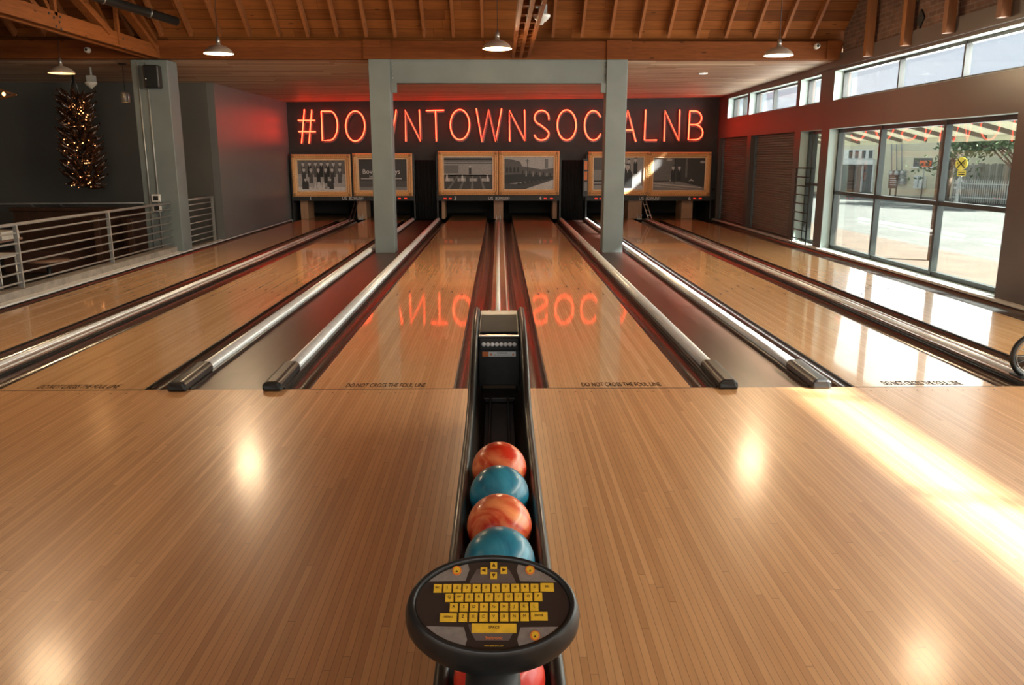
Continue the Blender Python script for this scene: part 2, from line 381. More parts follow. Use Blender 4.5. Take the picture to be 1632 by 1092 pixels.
# rear wall behind the viewer, with openings added for the fill daylight
mb = MB().box(-14.35, 6.3, -9.95, -9.8, 3.5, 8).box(-14.35, -5.2, -9.95, -9.8, -.6, 3.5).box(5.2, 6.3, -9.95, -9.8, -.3, 3.5).box(-5.2, 5.2, -9.95, -9.8, -.3, .5)
for x in (-2.6, 0, 2.6): mb.box(x-.1, x+.1, -9.95, -9.8, .5, 3.5)
struct(mb.build('wall_rear', 'wall_paint'))
# plank ceiling behind the girder
poly = [(-14.2, YB+.2, ZC), (6.3, YB+.2, ZC), (6.3, YW+.1, 3.29), (-5.9, YW+.1, 3.15), (-5.9, 11.5, 3.15), (-14.2, 11.5, 3.15)]
mb = MB(); mb.add(poly+[(a, b_, c+.25) for a, b_, c in poly], [(0, 5, 1), (1, 5, 4), (1, 4, 2), (2, 4, 3), (6, 7, 11), (7, 10, 11), (7, 8, 10), (8, 9, 10)]+[(i, (i+1) % 6, (i+1) % 6+6, i+6) for i in range(6)])
struct(mb.build('ceiling', 'ceiling_planks'), 'low ceiling of mixed brown planks')
# sloping roof
S = .8
def roofz(y): return 3.66+.165+S*(YB+.0-y)
YR = 5.0
zt = roofz(YR)
struct(MB().prism([(-14.3, YB+.32, roofz(YB+.32)), (6.3, YB+.32, roofz(YB+.32)), (6.3, YR, zt), (-14.3, YR, zt)], (0, .05, .1)).build('ceiling_roof', 'roof_boards'), 'sloping roof of orange-brown boards')
struct(MB().prism([(-14.3, YR, zt), (6.3, YR, zt), (6.3, -6.5, zt), (-14.3, -6.5, zt)], (0, 0, .1)).build('ceiling_top', 'roof_boards'))
struct(MB().prism([(-14.3, -6.5, zt), (6.3, -6.5, zt), (6.3, -9.9, 4.2), (-14.3, -9.9, 4.2)], (0, 0, .12)).build('ceiling_rear', 'roof_boards'))
# right wall: fascia, high windows, band, piers
def yx(x, y=200, X=XR): return at(x, y, 0, X)[1]
XO = 6.3
yj = yx(1307, 140)      # small high window, near edge
hi = [(-9.8, yx(1331, 113)), (yx(1307, 150), yx(1275, 150)), (yx(1270, 150), yx(1194, 170)), (yx(1191, 175), yx(1160, 175))]
lo = [(-9.8, -6.2), (-5.4, 2.6), (3.83, 9.38), (yx(1302, 300), yx(1269.5, 300)), (yx(1260, 300), yx(1192, 300)), (yx(1186, 300), 17.0)]
HB, HT, LT, LB = 2.69, 3.2, 2.2, .03
mb = MB().box(XR, XO, -9.8, YW, HT, 3.45).box(XR, XO, -9.8, YW, LT, HB).box(XR, XO, -9.8, 19.4, -.3, LB)
prev = None
e = sorted(hi)
for (a, b_) in zip([-9.8]+[q[1] for q in e], [q[0] for q in e]+[YW]):
    if b_-a > .01: mb.box(XR, XO, a, b_, HB, HT)
e = sorted(lo)
for (a, b_) in zip([-9.8]+[q[1] for q in e], [q[0] for q in e]+[19.4]):
    if b_-a > .01: mb.box(XR, XO, a, b_, LB, LT)
struct(mb.build('wall_right', 'wall_paint_right'), 'brown-grey window wall along the right')
# light painted linings of the openings (far jambs, heads, sills)
mb = MB()
for a, b_ in hi: mb.box(XR+.004, XO-.06, b_-.006, b_+.0, HB, HT).box(XR+.004, XO-.06, a, b_, HT-.006, HT).box(XR+.004, XO-.06, a, b_, HB, HB+.005)
for a, b_ in lo[1:4]: mb.box(XR+.004, XO-.06, b_-.008, b_, LB, LT).box(XR+.004, XO-.06, a, b_, LT-.006, LT).box(XR+.004, XO-.06, a, b_, LB, LB+.006)
struct(mb.build('trim_1', 'reveal_white'), 'pale painted linings of the window openings')
struct(MB().box(XR+.01, XR+.35, -9.8, YB, 3.45, 8.2).build('wall_right_upper', 'brick'), 'worn brick wall above the right-hand windows')
struct(MB().box(XR-.05, XR+.0, -9.8, YB+1.2, 3.24, 3.47).build('trim_2', 'wall_paint_right'), 'brown fascia board under the brick')
# windows
def window(nm, y0, y1, z0, z1, X, vert, horiz, t=.05, g='glass', d=.08, cols=None):
    root = bpy.data.objects.new(nm, None); col.objects.link(root); root.location = (X, (y0+y1)/2, z0); root['kind'] = 'structure'
    f = MB().box(X-d/2, X+d/2, y0, y0+t, z0, z1).box(X-d/2, X+d/2, y1-t, y1, z0, z1).box(X-d/2, X+d/2, y0, y1, z0, z0+t).box(X-d/2, X+d/2, y0, y1, z1-t, z1)
    for v in vert: f.box(X-d/2-.01, X+d/2, v-t/2, v+t/2, z0, z1)
    for h in horiz: f.box(X-d/2, X+d/2, y0, y1, h-t/2, h+t/2)
    f.build('window_frame', 'mullion', root)
    MB().box(X+.004, X+.010, y0, y1, z0, z1).build('window_pane', g, root)
    return root
XG = 6.2
window('window_1', 3.83, 9.37, LB+.01, LT-.01, XG, [at(1400, 300, 0, XG)[1], at(1499, 320, 0, XG)[1]], [at(1400, 314, 0, XG)[2]], t=.062)['label'] = 'large six-pane street window on the right'
window('window_2', lo[3][0], lo[3][1]-.01, LB+.01, LT-.01, XG, [lo[3][1]-.28], [1.17], t=.05)['label'] = 'narrow window behind the iron ladder'
window('window_3', -5.4, 2.6, LB+.01, LT-.01, XG, [-3.4, -1.4, .6], [1.17], t=.06)
window('window_4', -9.8, -6.2, LB+.01, LT-.01, XG, [-8], [1.17], t=.06)
XH = 6.2
vs_ = [at(1437, 120, 0, XH)[1], at(1543, 90, 0, XH)[1]]; dv = vs_[0]-vs_[1]
window('window_5', hi[0][0], hi[0][1], HB+.01, HT-.01, XH, vs_+[vs_[1]-dv*k for k in range(1, 7)], [], t=.04, g='high_glass')['label'] = 'long row of high panes under the brick'
window('window_6', hi[1][0], hi[1][1], HB+.01, HT-.01, XH, [], [], t=.035, g='high_glass')['label'] = 'smallest high window'
window('window_7', hi[2][0], hi[2][1], HB+.01, HT-.01, XH, [at(1236, 160, 0, XH)[1]], [], t=.035, g='high_glass')['label'] = 'high two-pane window above the wide shutter'
window('window_8', hi[3][0], hi[3][1], HB+.01, HT-.01, XH, [(hi[3][0]+hi[3][1])/2], [], t=.035, g='high_glass')['label'] = 'high window nearest the neon sign'
# roller shutters
def shutter(nm, y0, y1, lab):
    root = thing(nm, (XR+.16, (y0+y1)/2, LB), lab, 'shutter', 'roller shutters on the right wall')
    prof = []; n_ = 40; h = (LT-LB)/n_
    for i in range(n_):
        z = LB+i*h; prof += [(XR+.165, z), (XR+.135, z+h*.25), (XR+.13, z+h*.6), (XR+.16, z+h*.9)]
    prof.append((XR+.165, LT))
    vs = [(x, y0+.03, z) for x, z in prof]+[(x, y1-.03, z) for x, z in prof]; N = len(prof)
    MB().add(vs, [(i, i+1, i+1+N, i+N) for i in range(N-1)]).build('slat_curtain', 'shutter', root)
    MB().box(XR+.10, XR+.2, y0, y0+.05, LB, LT).build('guide_rail', 'shutter_side', root); MB().box(XR+.10, XR+.2, y1-.05, y1, LB, LT).build('guide_rail', 'shutter_side', root)
shutter('roller_shutter', lo[4][0], lo[4][1], 'wide brown roller shutter beside the iron ladder')
shutter('roller_shutter', lo[5][0], lo[5][1], 'narrow brown roller shutter next to the neon sign wall')
# left curb and metal line
struct(MB().box(-6.08, -5.87, -9.8, 9.12, -.5, .11).box(-6.08, -5.87, 9.6, 11.4, -.5, .0).build('trim_3', 'concrete', bevel=.008), 'concrete curb under the left railing')
struct(MB().box(-5.87, -5.745, -9.8, 11.4, -.12, .018).box(-5.749, -5.743, 11.4, 17.1, -.12, .018).build('trim_4', 'rail_metal'), 'pale metal edging along the left-hand gutter')
struct(MB().box(5.93, 6.0, 0, 17.1, -.12, .03).build('trim_5', 'rail_metal'), 'metal sill edging below the street windows')

# ================================================================== LANES
lanes = [-4.995, -3.203, -.893, .893, 3.203, 4.995]
lane_lab = ['tan bowling lane farthest left, beside the curb and railing', 'bowling lane left of the left grey column', 'bowling lane left of the ball return, neon reflected in it',
            'bowling lane right of the ball return, neon reflected in it', 'bowling lane right of the right grey column', 'bowling lane farthest right under the street windows']
for i, xc in enumerate(lanes):
    root = thing('bowling_lane', (xc, 0, -.05), lane_lab[i], 'bowling lane', 'bowling lanes')
    MB().box(xc-.533, xc+.533, 0.004, 18.95, -.12, 0).build('lane_surface', 'lane_wood', root)
    for k in range(-3, 4):
        x = xc+k*.1365; y = 4.95-abs(k)*.22
        MB().add([(x-.013, y-.04, .0012), (x+.013, y-.04, .0012), (x, y+.13, .0012), (x, y-.01, .0012)], [(0, 3, 2), (3, 1, 2)]).build('lane_arrow', 'arrow_dark', root)
    for k in range(10):
        if k in (4, 5): continue
        MB().lathe([(0, .0012), (.008, .0012)], (xc+(k-4.5)*.1, 2.1+abs(k-4.5)*.0, 0), 8).build('lane_dot', 'arrow_dark', root)
    if i in (1, 2, 3, 4):
        MB().fit_text('DO NOT CROSS THE FOUL LINE', .60, .105, Matrix.Translation((xc+.02, .10, .0015))).build('lettering', 'text_dark', root)
    MB().box(xc-.533, xc+.533, -.008, .004, -.1, .0008).build('foul_line', 'black_edge', root)
# dots on the approach in front of the foul line
tag_root = None
mb = MB()
for xc in lanes[1:5]:
    for k in range(-4, 5): mb.lathe([(0, .001), (.007, .001)], (xc+k*.115, -.1, 0), 8)
struct(mb.build('trim_6', 'arrow_dark'), 'small dark locator dots in the approach')

# gutters: dark half-pipes with black edge strips
def gutter(x0, x1, lab):
    xc = (x0+x1)/2; root = thing('gutter', (xc, 0, -.1), lab, 'gutter', 'ball gutters beside the lanes')
    r = (x1-x0)/2-.012; pr = [(xc-r, -.004)]+[(xc-r*math.cos(PI*k/10), -.012-.07*math.sin(PI*k/10)) for k in range(11)]+[(xc+r, -.004)]
    N = len(pr)
    MB().add([(x, 0.004, z) for x, z in pr]+[(x, 16.95, z) for x, z in pr], [(i, i+1, i+1+N, i+N) for i in range(N-1)], 0, True).build('channel', 'gutter', root)
    MB().box(x0+.001, x0+.014, .004, 16.95, -.11, -.002).build('edge_strip', 'black_edge', root); MB().box(x1-.014, x1-.001, .004, 16.95, -.11, -.002).build('edge_strip', 'black_edge', root)
names = ['first lane from the left', 'second lane from the left', 'lane just left of the ball return', 'lane just right of the ball return', 'fifth lane, right of the right column', 'lane under the windows']
lim = {0: (-5.742, -4.23), 1: (-3.97, -2.48), 2: (-1.61, -.125), 3: (.125, 1.61), 4: (2.48, 3.97), 5: (4.23, 5.93)}
for i, xc in enumerate(lanes):
    gutter(lim[i][0], xc-.533, 'dark gutter on the left side of the '+names[i])
    gutter(xc+.533, lim[i][1], 'dark gutter on the right side of the '+names[i])
# centre cappings between lane pairs
def capping(xc, lab, y0=.0):
    root = thing('lane_capping', (xc, y0, -.1), lab, 'lane divider', 'dividers between lane pairs')
    MB().box(xc-.125, xc+.125, y0+.004, 16.95, -.12, .01).build('base_strip', 'black_edge', root, bevel=.004)
    MB().box(xc-.105, xc+.105, y0+.004, 16.95, .01, .022).build('wood_cap', 'cap_wood', root, bevel=.004)
    MB().tube([(xc-.03, y0+.01, .018), (xc-.03, 16.95, .018)], .028, 10).build('metal_strip', 'rail_metal', root)
    MB().box(xc+.07, xc+.085, y0+.004, 16.95, .022, .03).build('trim_strip', 'rail_metal', root)
capping(-4.1, 'dark divider with silver strip between the two left lanes'); capping(0, 'divider with pale strip running behind the ball return'); capping(4.1, 'divider with silver strip between the two right lanes')
# bumper rails with black end blocks
def rail(xc, lab):
    root = thing('bumper_rail', (xc, 0, -.1), lab, 'rail', 'white-topped rails along the walkways')
    s = 1
    MB().box(xc-.085, xc+.085, .004, 16.9, -.12, .012).build('base_strip', 'black_edge', root, bevel=.004)
    n = 10; r = .052; pr = [(xc-r, .012)]+[(xc-r*math.cos(PI*k/n), .03+r*.75*math.sin(PI*k/n)) for k in range(n+1)]+[(xc+r, .012)]; N = len(pr)
    MB().add([(x, .5, z) for x, z in pr]+[(x, 16.9, z) for x, z in pr], [(i, i+1, i+1+N, i+N) for i in range(N-1)]+[list(range(N))[::-1]], 0, True).build('metal_tube', 'rail_metal', root)
    MB().prism([(xc-.075, -.06, .0), (xc+.075, -.06, .0), (xc+.07, -.06, .05), (xc+.045, -.055, .075), (xc-.045, -.055, .075), (xc-.07, -.06, .05)], (0, .6, .012)).build('end_block', 'black_plastic', root, bevel=.018, seg=3)
rail(-2.395, 'white rail right of the second lane, left edge of the left walkway'); rail(-1.695, 'white rail on the right edge of the left walkway')
rail(1.695, 'white rail on the left edge of the right walkway'); rail(2.395, 'white rail on the right edge of the right walkway')

# ================================================================== BALL RETURN
BR = thing('ball_return', (-.015, -.8, 0), 'long black ball return rack between the middle lanes, holding four balls', 'ball return')
bx = -.015
def sidepoly(x): return [(x, -.78, 0), (x, -.78, .70), (x, -.84, .755), (x, -1.30, .745), (x, -1.55, .68), (x, -2.0, .52), (x, -2.4, .475), (x, -6.6, .475), (x, -6.6, .0)]
for s in (-1, 1):
    x = bx+s*.118; MB().prism(sidepoly(x if s > 0 else x-.028), (.028, 0, 0)).build('side_panel', 'black_plastic', BR, bevel=.008)
    pts = [(-.80, .62), (-.80, .72), (-.86, .758), (-1.30, .748), (-1.55, .683), (-1.8, .60), (-2.05, .515), (-2.4, .478), (-3.5, .476), (-6.6, .476)]
    MB().tube([(bx+s*.138, y, z) for y, z in pts], .019, 12).build('guard_rail', 'black_plastic', BR)
MB().box(bx-.12, bx+.12, -6.6, -1.38, .30, .345).build('track_bed', 'track_dark', BR)
for s in (-1, 1):
    MB().box(bx+s*.048-.006, bx+s*.048+.006, -6.6, -1.5, .345, .385).build('ball_guide', 'black_edge', BR, bevel=.003)
    MB().prism([(bx+s*.118, -6.6, .46), (bx+s*.118, -6.6, .345), (bx+s*.075, -6.6, .345)], (0, 5.1, 0)).build('track_wall', 'track_dark', BR)
hood = MB()
hood.prism([(bx-.118, -.80, 0), (bx-.118, -.80, .742), (bx-.118, -.95, .738), (bx-.118, -1.38, .70), (bx-.118, -1.38, 0)], (.236, 0, 0)); hood.build('hood', 'black_plastic', BR, bevel=.006)
MB().prism([(bx-.108, -.97, .741), (bx+.108, -.97, .741), (bx+.108, -1.33, .711), (bx-.108, -1.33, .711)], (0, .0, .006)).build('hood_panel', 'grey_face', BR, bevel=.002)
MB().box(bx-.112, bx+.112, -1.392, -1.375, .700, .708).build('chrome_strip', 'steel', BR)
MB().box(bx-.112, bx+.112, -1.415, -1.38, .625, .695).build('vent_housing', 'black_matte', BR, bevel=.006)
for k in range(8):
    MB().lathe([(0, 0), (.0105, 0), (.0125, -.003), (.0125, -.006)], (bx-.087+k*.0248, -1.4215, .662), 14, mat=Matrix.Rotation(R(90), 4, 'X')).build('white_disc', 'white_plastic', BR)
st = MB().box(bx-.095, bx+.095, -1.3835, -1.381, .583, .612).build('warning_sticker', 'text_white', BR)
MB().box(bx-.095, bx-.060, -1.3845, -1.3835, .583, .612).build('orange_panel', 'orange_paint', st)
MB().text('WARNING', .012, Matrix.Translation((bx+.017, -1.3848, .604)) @ Matrix.Rotation(R(90), 4, 'X')).text('KEEP HANDS AND FEET AWAY', .0065, Matrix.Translation((bx+.017, -1.3848, .592)) @ Matrix.Rotation(R(90), 4, 'X')).build('lettering', 'text_dark', st)
for dx in (-.045, .08): MB().add([(bx+dx-.008, -1.3846, .590), (bx+dx+.008, -1.3846, .590), (bx+dx, -1.3846, .606)], [(0, 1, 2)]).build('warning_triangle', 'orange_paint', st)
MB().prism([(bx-.10, -1.385, .42), (bx-.10, -1.40, .40), (bx-.10, -1.50, .375), (bx-.10, -1.50, .345), (bx-.10, -1.385, .345)], (.20, 0, 0)).build('ramp_lip', 'black_plastic', BR, bevel=.006)
MB().box(bx-.13, bx+.13, -6.6, -.80, 0, .06).box(bx-.10, bx+.10, -6.6, -.80, .05, .32).build('base_box', 'black_matte', BR)
# balls
balls = [((bx, -2.862, .486), 'ball_orange', 'orange marbled bowling ball, farthest along the return', (.2, .4, .1)),
         ((bx, -3.115, .486), 'ball_blue', 'teal blue bowling ball between the two orange balls', (1, 0, 2)),
         ((bx, -3.375, .486), 'ball_orange', 'orange marbled bowling ball between the two blue balls', (2, 1, .4)),
         ((bx, -3.625, .486), 'ball_blue', 'teal blue bowling ball partly behind the keyboard console', (.3, 2, 1)),
         ((bx, -4.20, .486), 'ball_red', 'red bowling ball mostly hidden under the keyboard console', (1, 1, 1))]
for p, mt, lab, rot in balls:
    o = MB().ell(p, .108, .108, .108, 40, 24).build('bowling_ball', mt); o.location = p
    for v in o.data.vertices: v.co.z -= .108
    o.rotation_euler = rot; tag(o, lab, 'bowling ball', 'balls on the ball return')

# ================================================================== KEYBOARD CONSOLE
dpt = 1.62
kc = CAM+ray(785, 963)/F_PX*dpt
elev = R(54)
nrm = Vector((0, -math.cos(elev), math.sin(elev))); kx = Vector((1, 0, -.015)).normalized(); ky = nrm.cross(kx).normalized()
KM = Matrix((kx, ky, nrm)).transposed().to_4x4(); KM.translation = kc
px = dpt/F_PX                                     # metres per pixel at the console
yf = 1/math.cos(R(21))
def K(x, y, z=0): return KM @ Vector((x, y, z))
KB = thing('keyboard_console', (kc.x, kc.y+.12, .47), 'oval black keyboard console with yellow keys above the ball return', 'keyboard')
A_, B_ = .1655, .1045
def ring(a, b_, z, n=64, y0=0): return [K(a*math.cos(2*PI*k/n), y0+b_*math.sin(2*PI*k/n), z) for k in range(n)]
def loft(mb, rings, capa=True, capb=True, mi=0):
    n = len(rings[0]); vs = [p for r_ in rings for p in r_]; fs = []
    for i in range(len(rings)-1):
        for k in range(n): fs.append((i*n+k, i*n+(k+1) % n, (i+1)*n+(k+1) % n, (i+1)*n+k))
    mb.add(vs, fs, mi, True)
    if capa: mb.add(rings[0], [list(range(n))[::-1]], mi)
    if capb: mb.add(rings[-1], [list(range(n))], mi)
    return mb
loft(MB(), [ring(.08, .05, -.10, y0=-.012), ring(.14, .082, -.088, y0=-.016), ring(.165, .100, -.066, y0=-.016), ring(.1735, .1085, -.04, y0=-.013), ring(.1735, .1085, -.018, y0=-.008), ring(.168, .1055, .0, y0=-.001), ring(.163, .1015, .008), ring(.158, .0965, .010), ring(.153, .092, .006), ring(.152, .091, .0)], True, True).build('housing', 'black_plastic', KB)
loft(MB(), [ring(.1515, .0905, .0005), ring(.1515, .0905, .0015)], False, True).build('faceplate', 'plate_dark', KB)
def clipell(pts, a=.150, b_=.089):
    return [(x, y) if (x/a)**2+(y/b_)**2 <= 1 else tuple(v/math.sqrt((x/a)**2+(y/b_)**2) for v in (x, y)) for x, y in pts]
def arcpts(t0, t1, n, a=.150, b_=.089): return [(a*math.cos(R(t0+(t1-t0)*i/n)), b_*math.sin(R(t0+(t1-t0)*i/n))) for i in range(n+1)]
def flat(pts, z0, z1, name, mt, par): return MB().prism([K(x, y, z0) for x, y in pts], nrm*(z1-z0)).build(name, mt, par)
for sx in (-1, 1):
    for sy in (-1, 1):
        t0, t1 = 31, 70
        pts = [(x*sx, y*sy) for x, y in arcpts(t0, t1, 10)]+[(sx*.048, sy*.072), (sx*.055, sy*.0475)]
        flat(pts, .0016, .0024, 'silver_panel', 'silver_plate', KB)
for sy in (-1, 1):
    pts = [(-.047, sy*.042), (.047, sy*.042), (.044, sy*.052), (.032, sy*.0735), (-.032, sy*.0735), (-.044, sy*.052)]
    flat(pts, .0017, .0022, 'centre_panel', 'plate_mid', KB)
def T(x, y, z): return KM @ Matrix.Translation((x, y, z))
def key(cx_, cy_, w_, h_, leg, ls=.0085):
    mb = MB(); z0 = .0024; z1 = .0062; q = .0012
    vs = [(cx_-w_/2, cy_-h_/2, z0), (cx_+w_/2, cy_-h_/2, z0), (cx_+w_/2, cy_+h_/2, z0), (cx_-w_/2, cy_+h_/2, z0), (cx_-w_/2+q, cy_-h_/2+q, z1), (cx_+w_/2-q, cy_-h_/2+q, z1), (cx_+w_/2-q, cy_+h_/2-q, z1), (cx_-w_/2+q, cy_+h_/2-q, z1)]
    mb.add([K(*v) for v in vs], [(4, 5, 6, 7), (0, 1, 5, 4), (1, 2, 6, 5), (2, 3, 7, 6), (3, 0, 4, 7)])
    if leg: mb.text(leg, ls, T(cx_, cy_, z1+.0003), 1)
    mb.build('key', ['key_yellow', 'key_text'], KB)
cw = 4.3333
def kpx(u, v): return ((u-710)/cw*px, -(v-545)/cw*px*yf)    # crop pixel -> console plane
KW, KH = 60/cw*px, 57/cw*px*yf
row = ['1', '2', '3', '4', '5', '6', '7', '8', '9', '0']
x_, y_ = kpx(327, 445); key(x_, y_, KW, KH, 'ESC', .0052)
for i, c in enumerate(row): x_, y_ = kpx(394+i*67.6, 444-i*.7); key(x_, y_, KW, KH, c)
x_, y_ = kpx(1090, 433); key(x_, y_, 98/cw*px, KH, 'DEL', .0055)
for i, c in enumerate('QWERTYUIOP'): x_, y_ = kpx(411+i*68.3, 508-i*1); key(x_, y_, KW, KH, c)
for i, c in enumerate('ASDFGHJKL'): x_, y_ = kpx(445+i*69, 573-i*.9); key(x_, y_, KW, KH, c)
x_, y_ = kpx(410, 640); key(x_, y_, 118/cw*px, KH, 'MENU', .006)
for i, c in enumerate('ZXCVBNM'): x_, y_ = kpx(510+i*70, 638-i*1); key(x_, y_, KW, KH, c)
x_, y_ = kpx(1029, 628); key(x_, y_, 118/cw*px, KH, 'ENTER', .006)
x_, y_ = kpx(722, 707); key(x_, y_, 305/cw*px, 60/cw*px*yf, 'SPACE', .0075)
for (u, v, a) in ((716, 286, 90), (646, 323, 180), (787, 319, 0), (716, 357, 270)):
    x_, y_ = kpx(u, v); mb = MB(); h = .0068
    mb.prism([K(x_-h, y_-h, .0022), K(x_+h, y_-h, .0022), K(x_+h, y_+h, .0022), K(x_-h, y_+h, .0022)], nrm*.0045)
    mb.prism([K(x_+.0052*math.cos(R(a+q)), y_+.0052*math.sin(R(a+q)), .0067) for q in (0, 130, 230)], nrm*.0005, 1)
    mb.build('arrow_key', ['key_yellow', 'key_text'], KB, bevel=.0008)
for (u, v) in ((455, 322), (973, 315), (998, 755)):
    x_, y_ = kpx(u, v); n = 20
    mb = MB().prism([K(x_+.0095*math.cos(2*PI*k/n), y_+.0095*math.sin(2*PI*k/n), .0024) for k in range(n)], nrm*.0035)
    mb.prism([K(x_+.0068*math.cos(2*PI*k/n), y_+.0068*math.sin(2*PI*k/n), .0059) for k in range(n)], nrm*.0008, 1)
    mb.prism([K(x_+.003*math.cos(R(q)), y_-.003+.003*math.sin(R(q)), .0067) for q in (90, 210, 330)], nrm*.0005, 2)
    mb.build('round_button', ['button_orange', 'key_yellow', 'key_text'], KB)
MB().text('Steltronic', .0085, T(*kpx(722, 770), .0028)).build('logo_lettering', 'orange_paint', KB)
MB().text('www.steltronic.com', .0045, T(*kpx(722, 818), .0028)).build('address_lettering', 'key_yellow', KB)
MB().tube([(kc.x, kc.y-.10, .515), (kc.x, kc.y-.06, .62), kc-nrm*.085], .05, 20, rr=[.062, .058, .05]).build('neck', 'black_matte', KB)
MB().box(bx-.165, bx+.165, kc.y-.17, kc.y-.03, .498, .516).build('mounting_plate', 'black_plastic', KB, bevel=.005)
q_ = at(786, 1083, 1, kc.y-.03); MB().box(q_.x-.018, q_.x+.018, kc.y-.045, kc.y+.0, q_.z-.012, q_.z+.012).build('red_label', 'red_plastic', KB, bevel=.002)

# ================================================================== COLUMNS, BEAMS, ROOF TIMBERS
MB().box(-2.28, -1.91, YB, YB+.36, -.02, ZC).build('c', 'col_paint', bevel=.012)
o = bpy.data.objects['c']; o.name = 'steel_column'; tag(o, 'grey square column standing on the left walkway', 'column', 'grey columns under the steel beam')
o = MB().box(1.88, 2.25, YB, YB+.36, -.02, ZC).build('steel_column', 'col_paint', bevel=.012); tag(o, 'grey square column standing on the right walkway', 'column', 'grey columns under the steel beam')
root = thing('steel_beam', (0, YB+.15, 2.97), 'grey steel beam bolted between the two grey columns', 'beam')
MB().box(-1.91, 1.88, YB+.06, YB+.26, 2.985, ZC-.02).build('web', 'col_paint', root, bevel=.006)
MB().box(-1.91, 1.88, YB+.03, YB+.29, ZC-.03, ZC-.005).build('flange', 'col_paint', root); MB().box(-1.91, 1.88, YB+.03, YB+.29, 2.965, 2.99).build('flange', 'col_paint', root)
for s, x in ((-1, -1.9), (1, 1.79)):
    MB().box(x, x+.1, YB+.02, YB+.08, 2.80, 2.965).build('angle_bracket', 'col_paint', root, bevel=.006)
    for k in range(4): MB().ell((x+.03 if s < 0 else x+.07, YB+.05, 3.05+k*.075), .012, .012, .012, 8, 6).build('bolt', 'steel', root)
root = thing('corner_column', (-6.08, YB+.2, .0), 'wide grey column at the left end of the wooden girder', 'column')
MB().box(-6.39, -5.76, YB, YB+.45, .0, ZC-.02).build('shaft', 'col_paint', root, bevel=.01)
for x in (-6.27, -6.12): MB().tube([(x, YB-.015, .0), (x, YB-.015, 3.3)], .011, 8).build('conduit', 'rail_paint', root)
for z in (.98, .80):
    b0 = MB().box(-6.23, -6.08, YB-.05, YB, z-.065, z+.065).build('switch_box', 'white_paint', root, bevel=.006); MB().box(-6.20, -6.11, YB-.055, YB-.049, z-.04, z+.04).build('dark_cover', 'black_matte', b0)
# long girder
root = thing('wooden_girder', (0, YB+.1, ZC), 'long orange-brown timber girder above the columns', 'beam')
MB().box(-14.2, 6.0, YB, YB+.2, ZC, 3.665).build('girder_timber', 'beam_wood', root, bevel=.006)
for x0, x1 in ((-2.36, -1.88), (1.87, 2.29), (-.26, .2), (5.72, 5.98)):
    MB().box(x0, x1, YB-.035, YB, ZC, 3.675).build('splice_block', 'beam_wood', root, bevel=.006)
# rafters
rx = [-.29-.5*k for k in range(28) if -.29-.5*k > -14]+[.93+.5*k for k in range(10)]
for x in sorted(rx):
    y0, y1 = YB+.02, YR
    n_ = Vector((0, -S, -1)).normalized()*.068
    o = MB().bar(Vector((x, y0, roofz(y0)))+n_*.99, Vector((x, y1, roofz(y1)))+n_, .048, .125).build('rafter', 'rafter_wood')
    pxx = 816+F_PX*((Vector((x, YB, 3.66))-CAM).dot(RT))/((Vector((x, YB, 3.66))-CAM).dot(FW))
    tag(o, 'roof rafter on the sloping boards, one of the row above the girder', 'rafter', 'roof rafters above the girder')
# truss builder (runs along Y)
def truss(xc, plies, y1, y0, lab, zb, zt_, webs, boltys, blocks=None, pw=.05):
    root = thing('roof_truss', (xc, (y0+y1)/2, zb), lab, 'truss')
    for x in plies: MB().box(x-pw/2, x+pw/2, y0, y1, zb, zt_).build('bottom_chord', 'truss_wood', root, bevel=.004)
    if blocks:
        for y in blocks:
            for a, b_ in zip(plies[:-1], plies[1:]): MB().box(a+pw/2, b_-pw/2, y-.03, y+.03, zb+.03, zt_-.02).build('spacer_block', 'truss_wood', root)
    for (ya, za, yb, zb_, wd, xo) in webs:
        MB().bar((xc+xo, ya, za), (xc+xo, yb, zb_), .07, wd, up=(1, 0, 0)).build('web_member', 'truss_wood', root)
    for y, z in boltys:
        MB().lathe([(0, .012), (.012, .012), (.018, .004), (.018, 0)], (max(plies)+pw/2, y, z), 10, mat=Matrix.Rotation(R(90), 4, 'Y')).build('bolt', 'black_matte', root)
    return root
X0 = -6.0
def tp(x, y): q = at(x, y, 0, X0+.1); return q[1], q[2]
webs = []
for (bx_, by_, tx_, ty_, w_, xo) in ((262, 80, 213, 0, .17, .0), (246, 76, 190, 0, .13, .09), (185, 54, 137, 0, .17, 0), (170, 50, 125, 0, .13, .09), (70, 18, 30, -30, .16, 0), (187, 70, 184, 0, .05, .12), (86, 22, 82, -6, .06, .10), (110, 30, 90, -8, .08, -.12), (200, 55, 172, -2, .08, -.14)):
    a = tp(bx_, by_); b_ = tp(tx_, ty_); d = (b_[0]-a[0], b_[1]-a[1]); k = 3.2
    webs.append((a[0], a[1]-.02, a[0]+d[0]*k if abs(d[0]) > .2 else a[0], a[1]+d[1]*k, w_, xo))
bl = [tp(x, y) for x, y in ((74, 21), (82, 28), (92, 27), (91, 35), (86, 42), (94, 46), (186, 62), (188, 68), (193, 62), (196, 77))]
truss(X0, [X0-.1, X0+.1], YB+.0, -8, 'timber roof truss with bolted bottom beam, upper left', 3.36, 3.575, webs, bl, pw=.06)
truss(.37, [.24, .37, .50], YB-.06, -8, 'triple-ply timber truss chord with spacer blocks beside the middle lamp', 3.37, 3.49, [(YB-.2, 3.48, 6.0, 5.8, .12, 0), (6.2, 3.48, 6.2, 6.1, .1, 0)], [], blocks=[8.35, 7.75, 7.3, 6.9, 6.5, 6.0, 5.4, 4.8, 4.2, 3.6, 3.0])
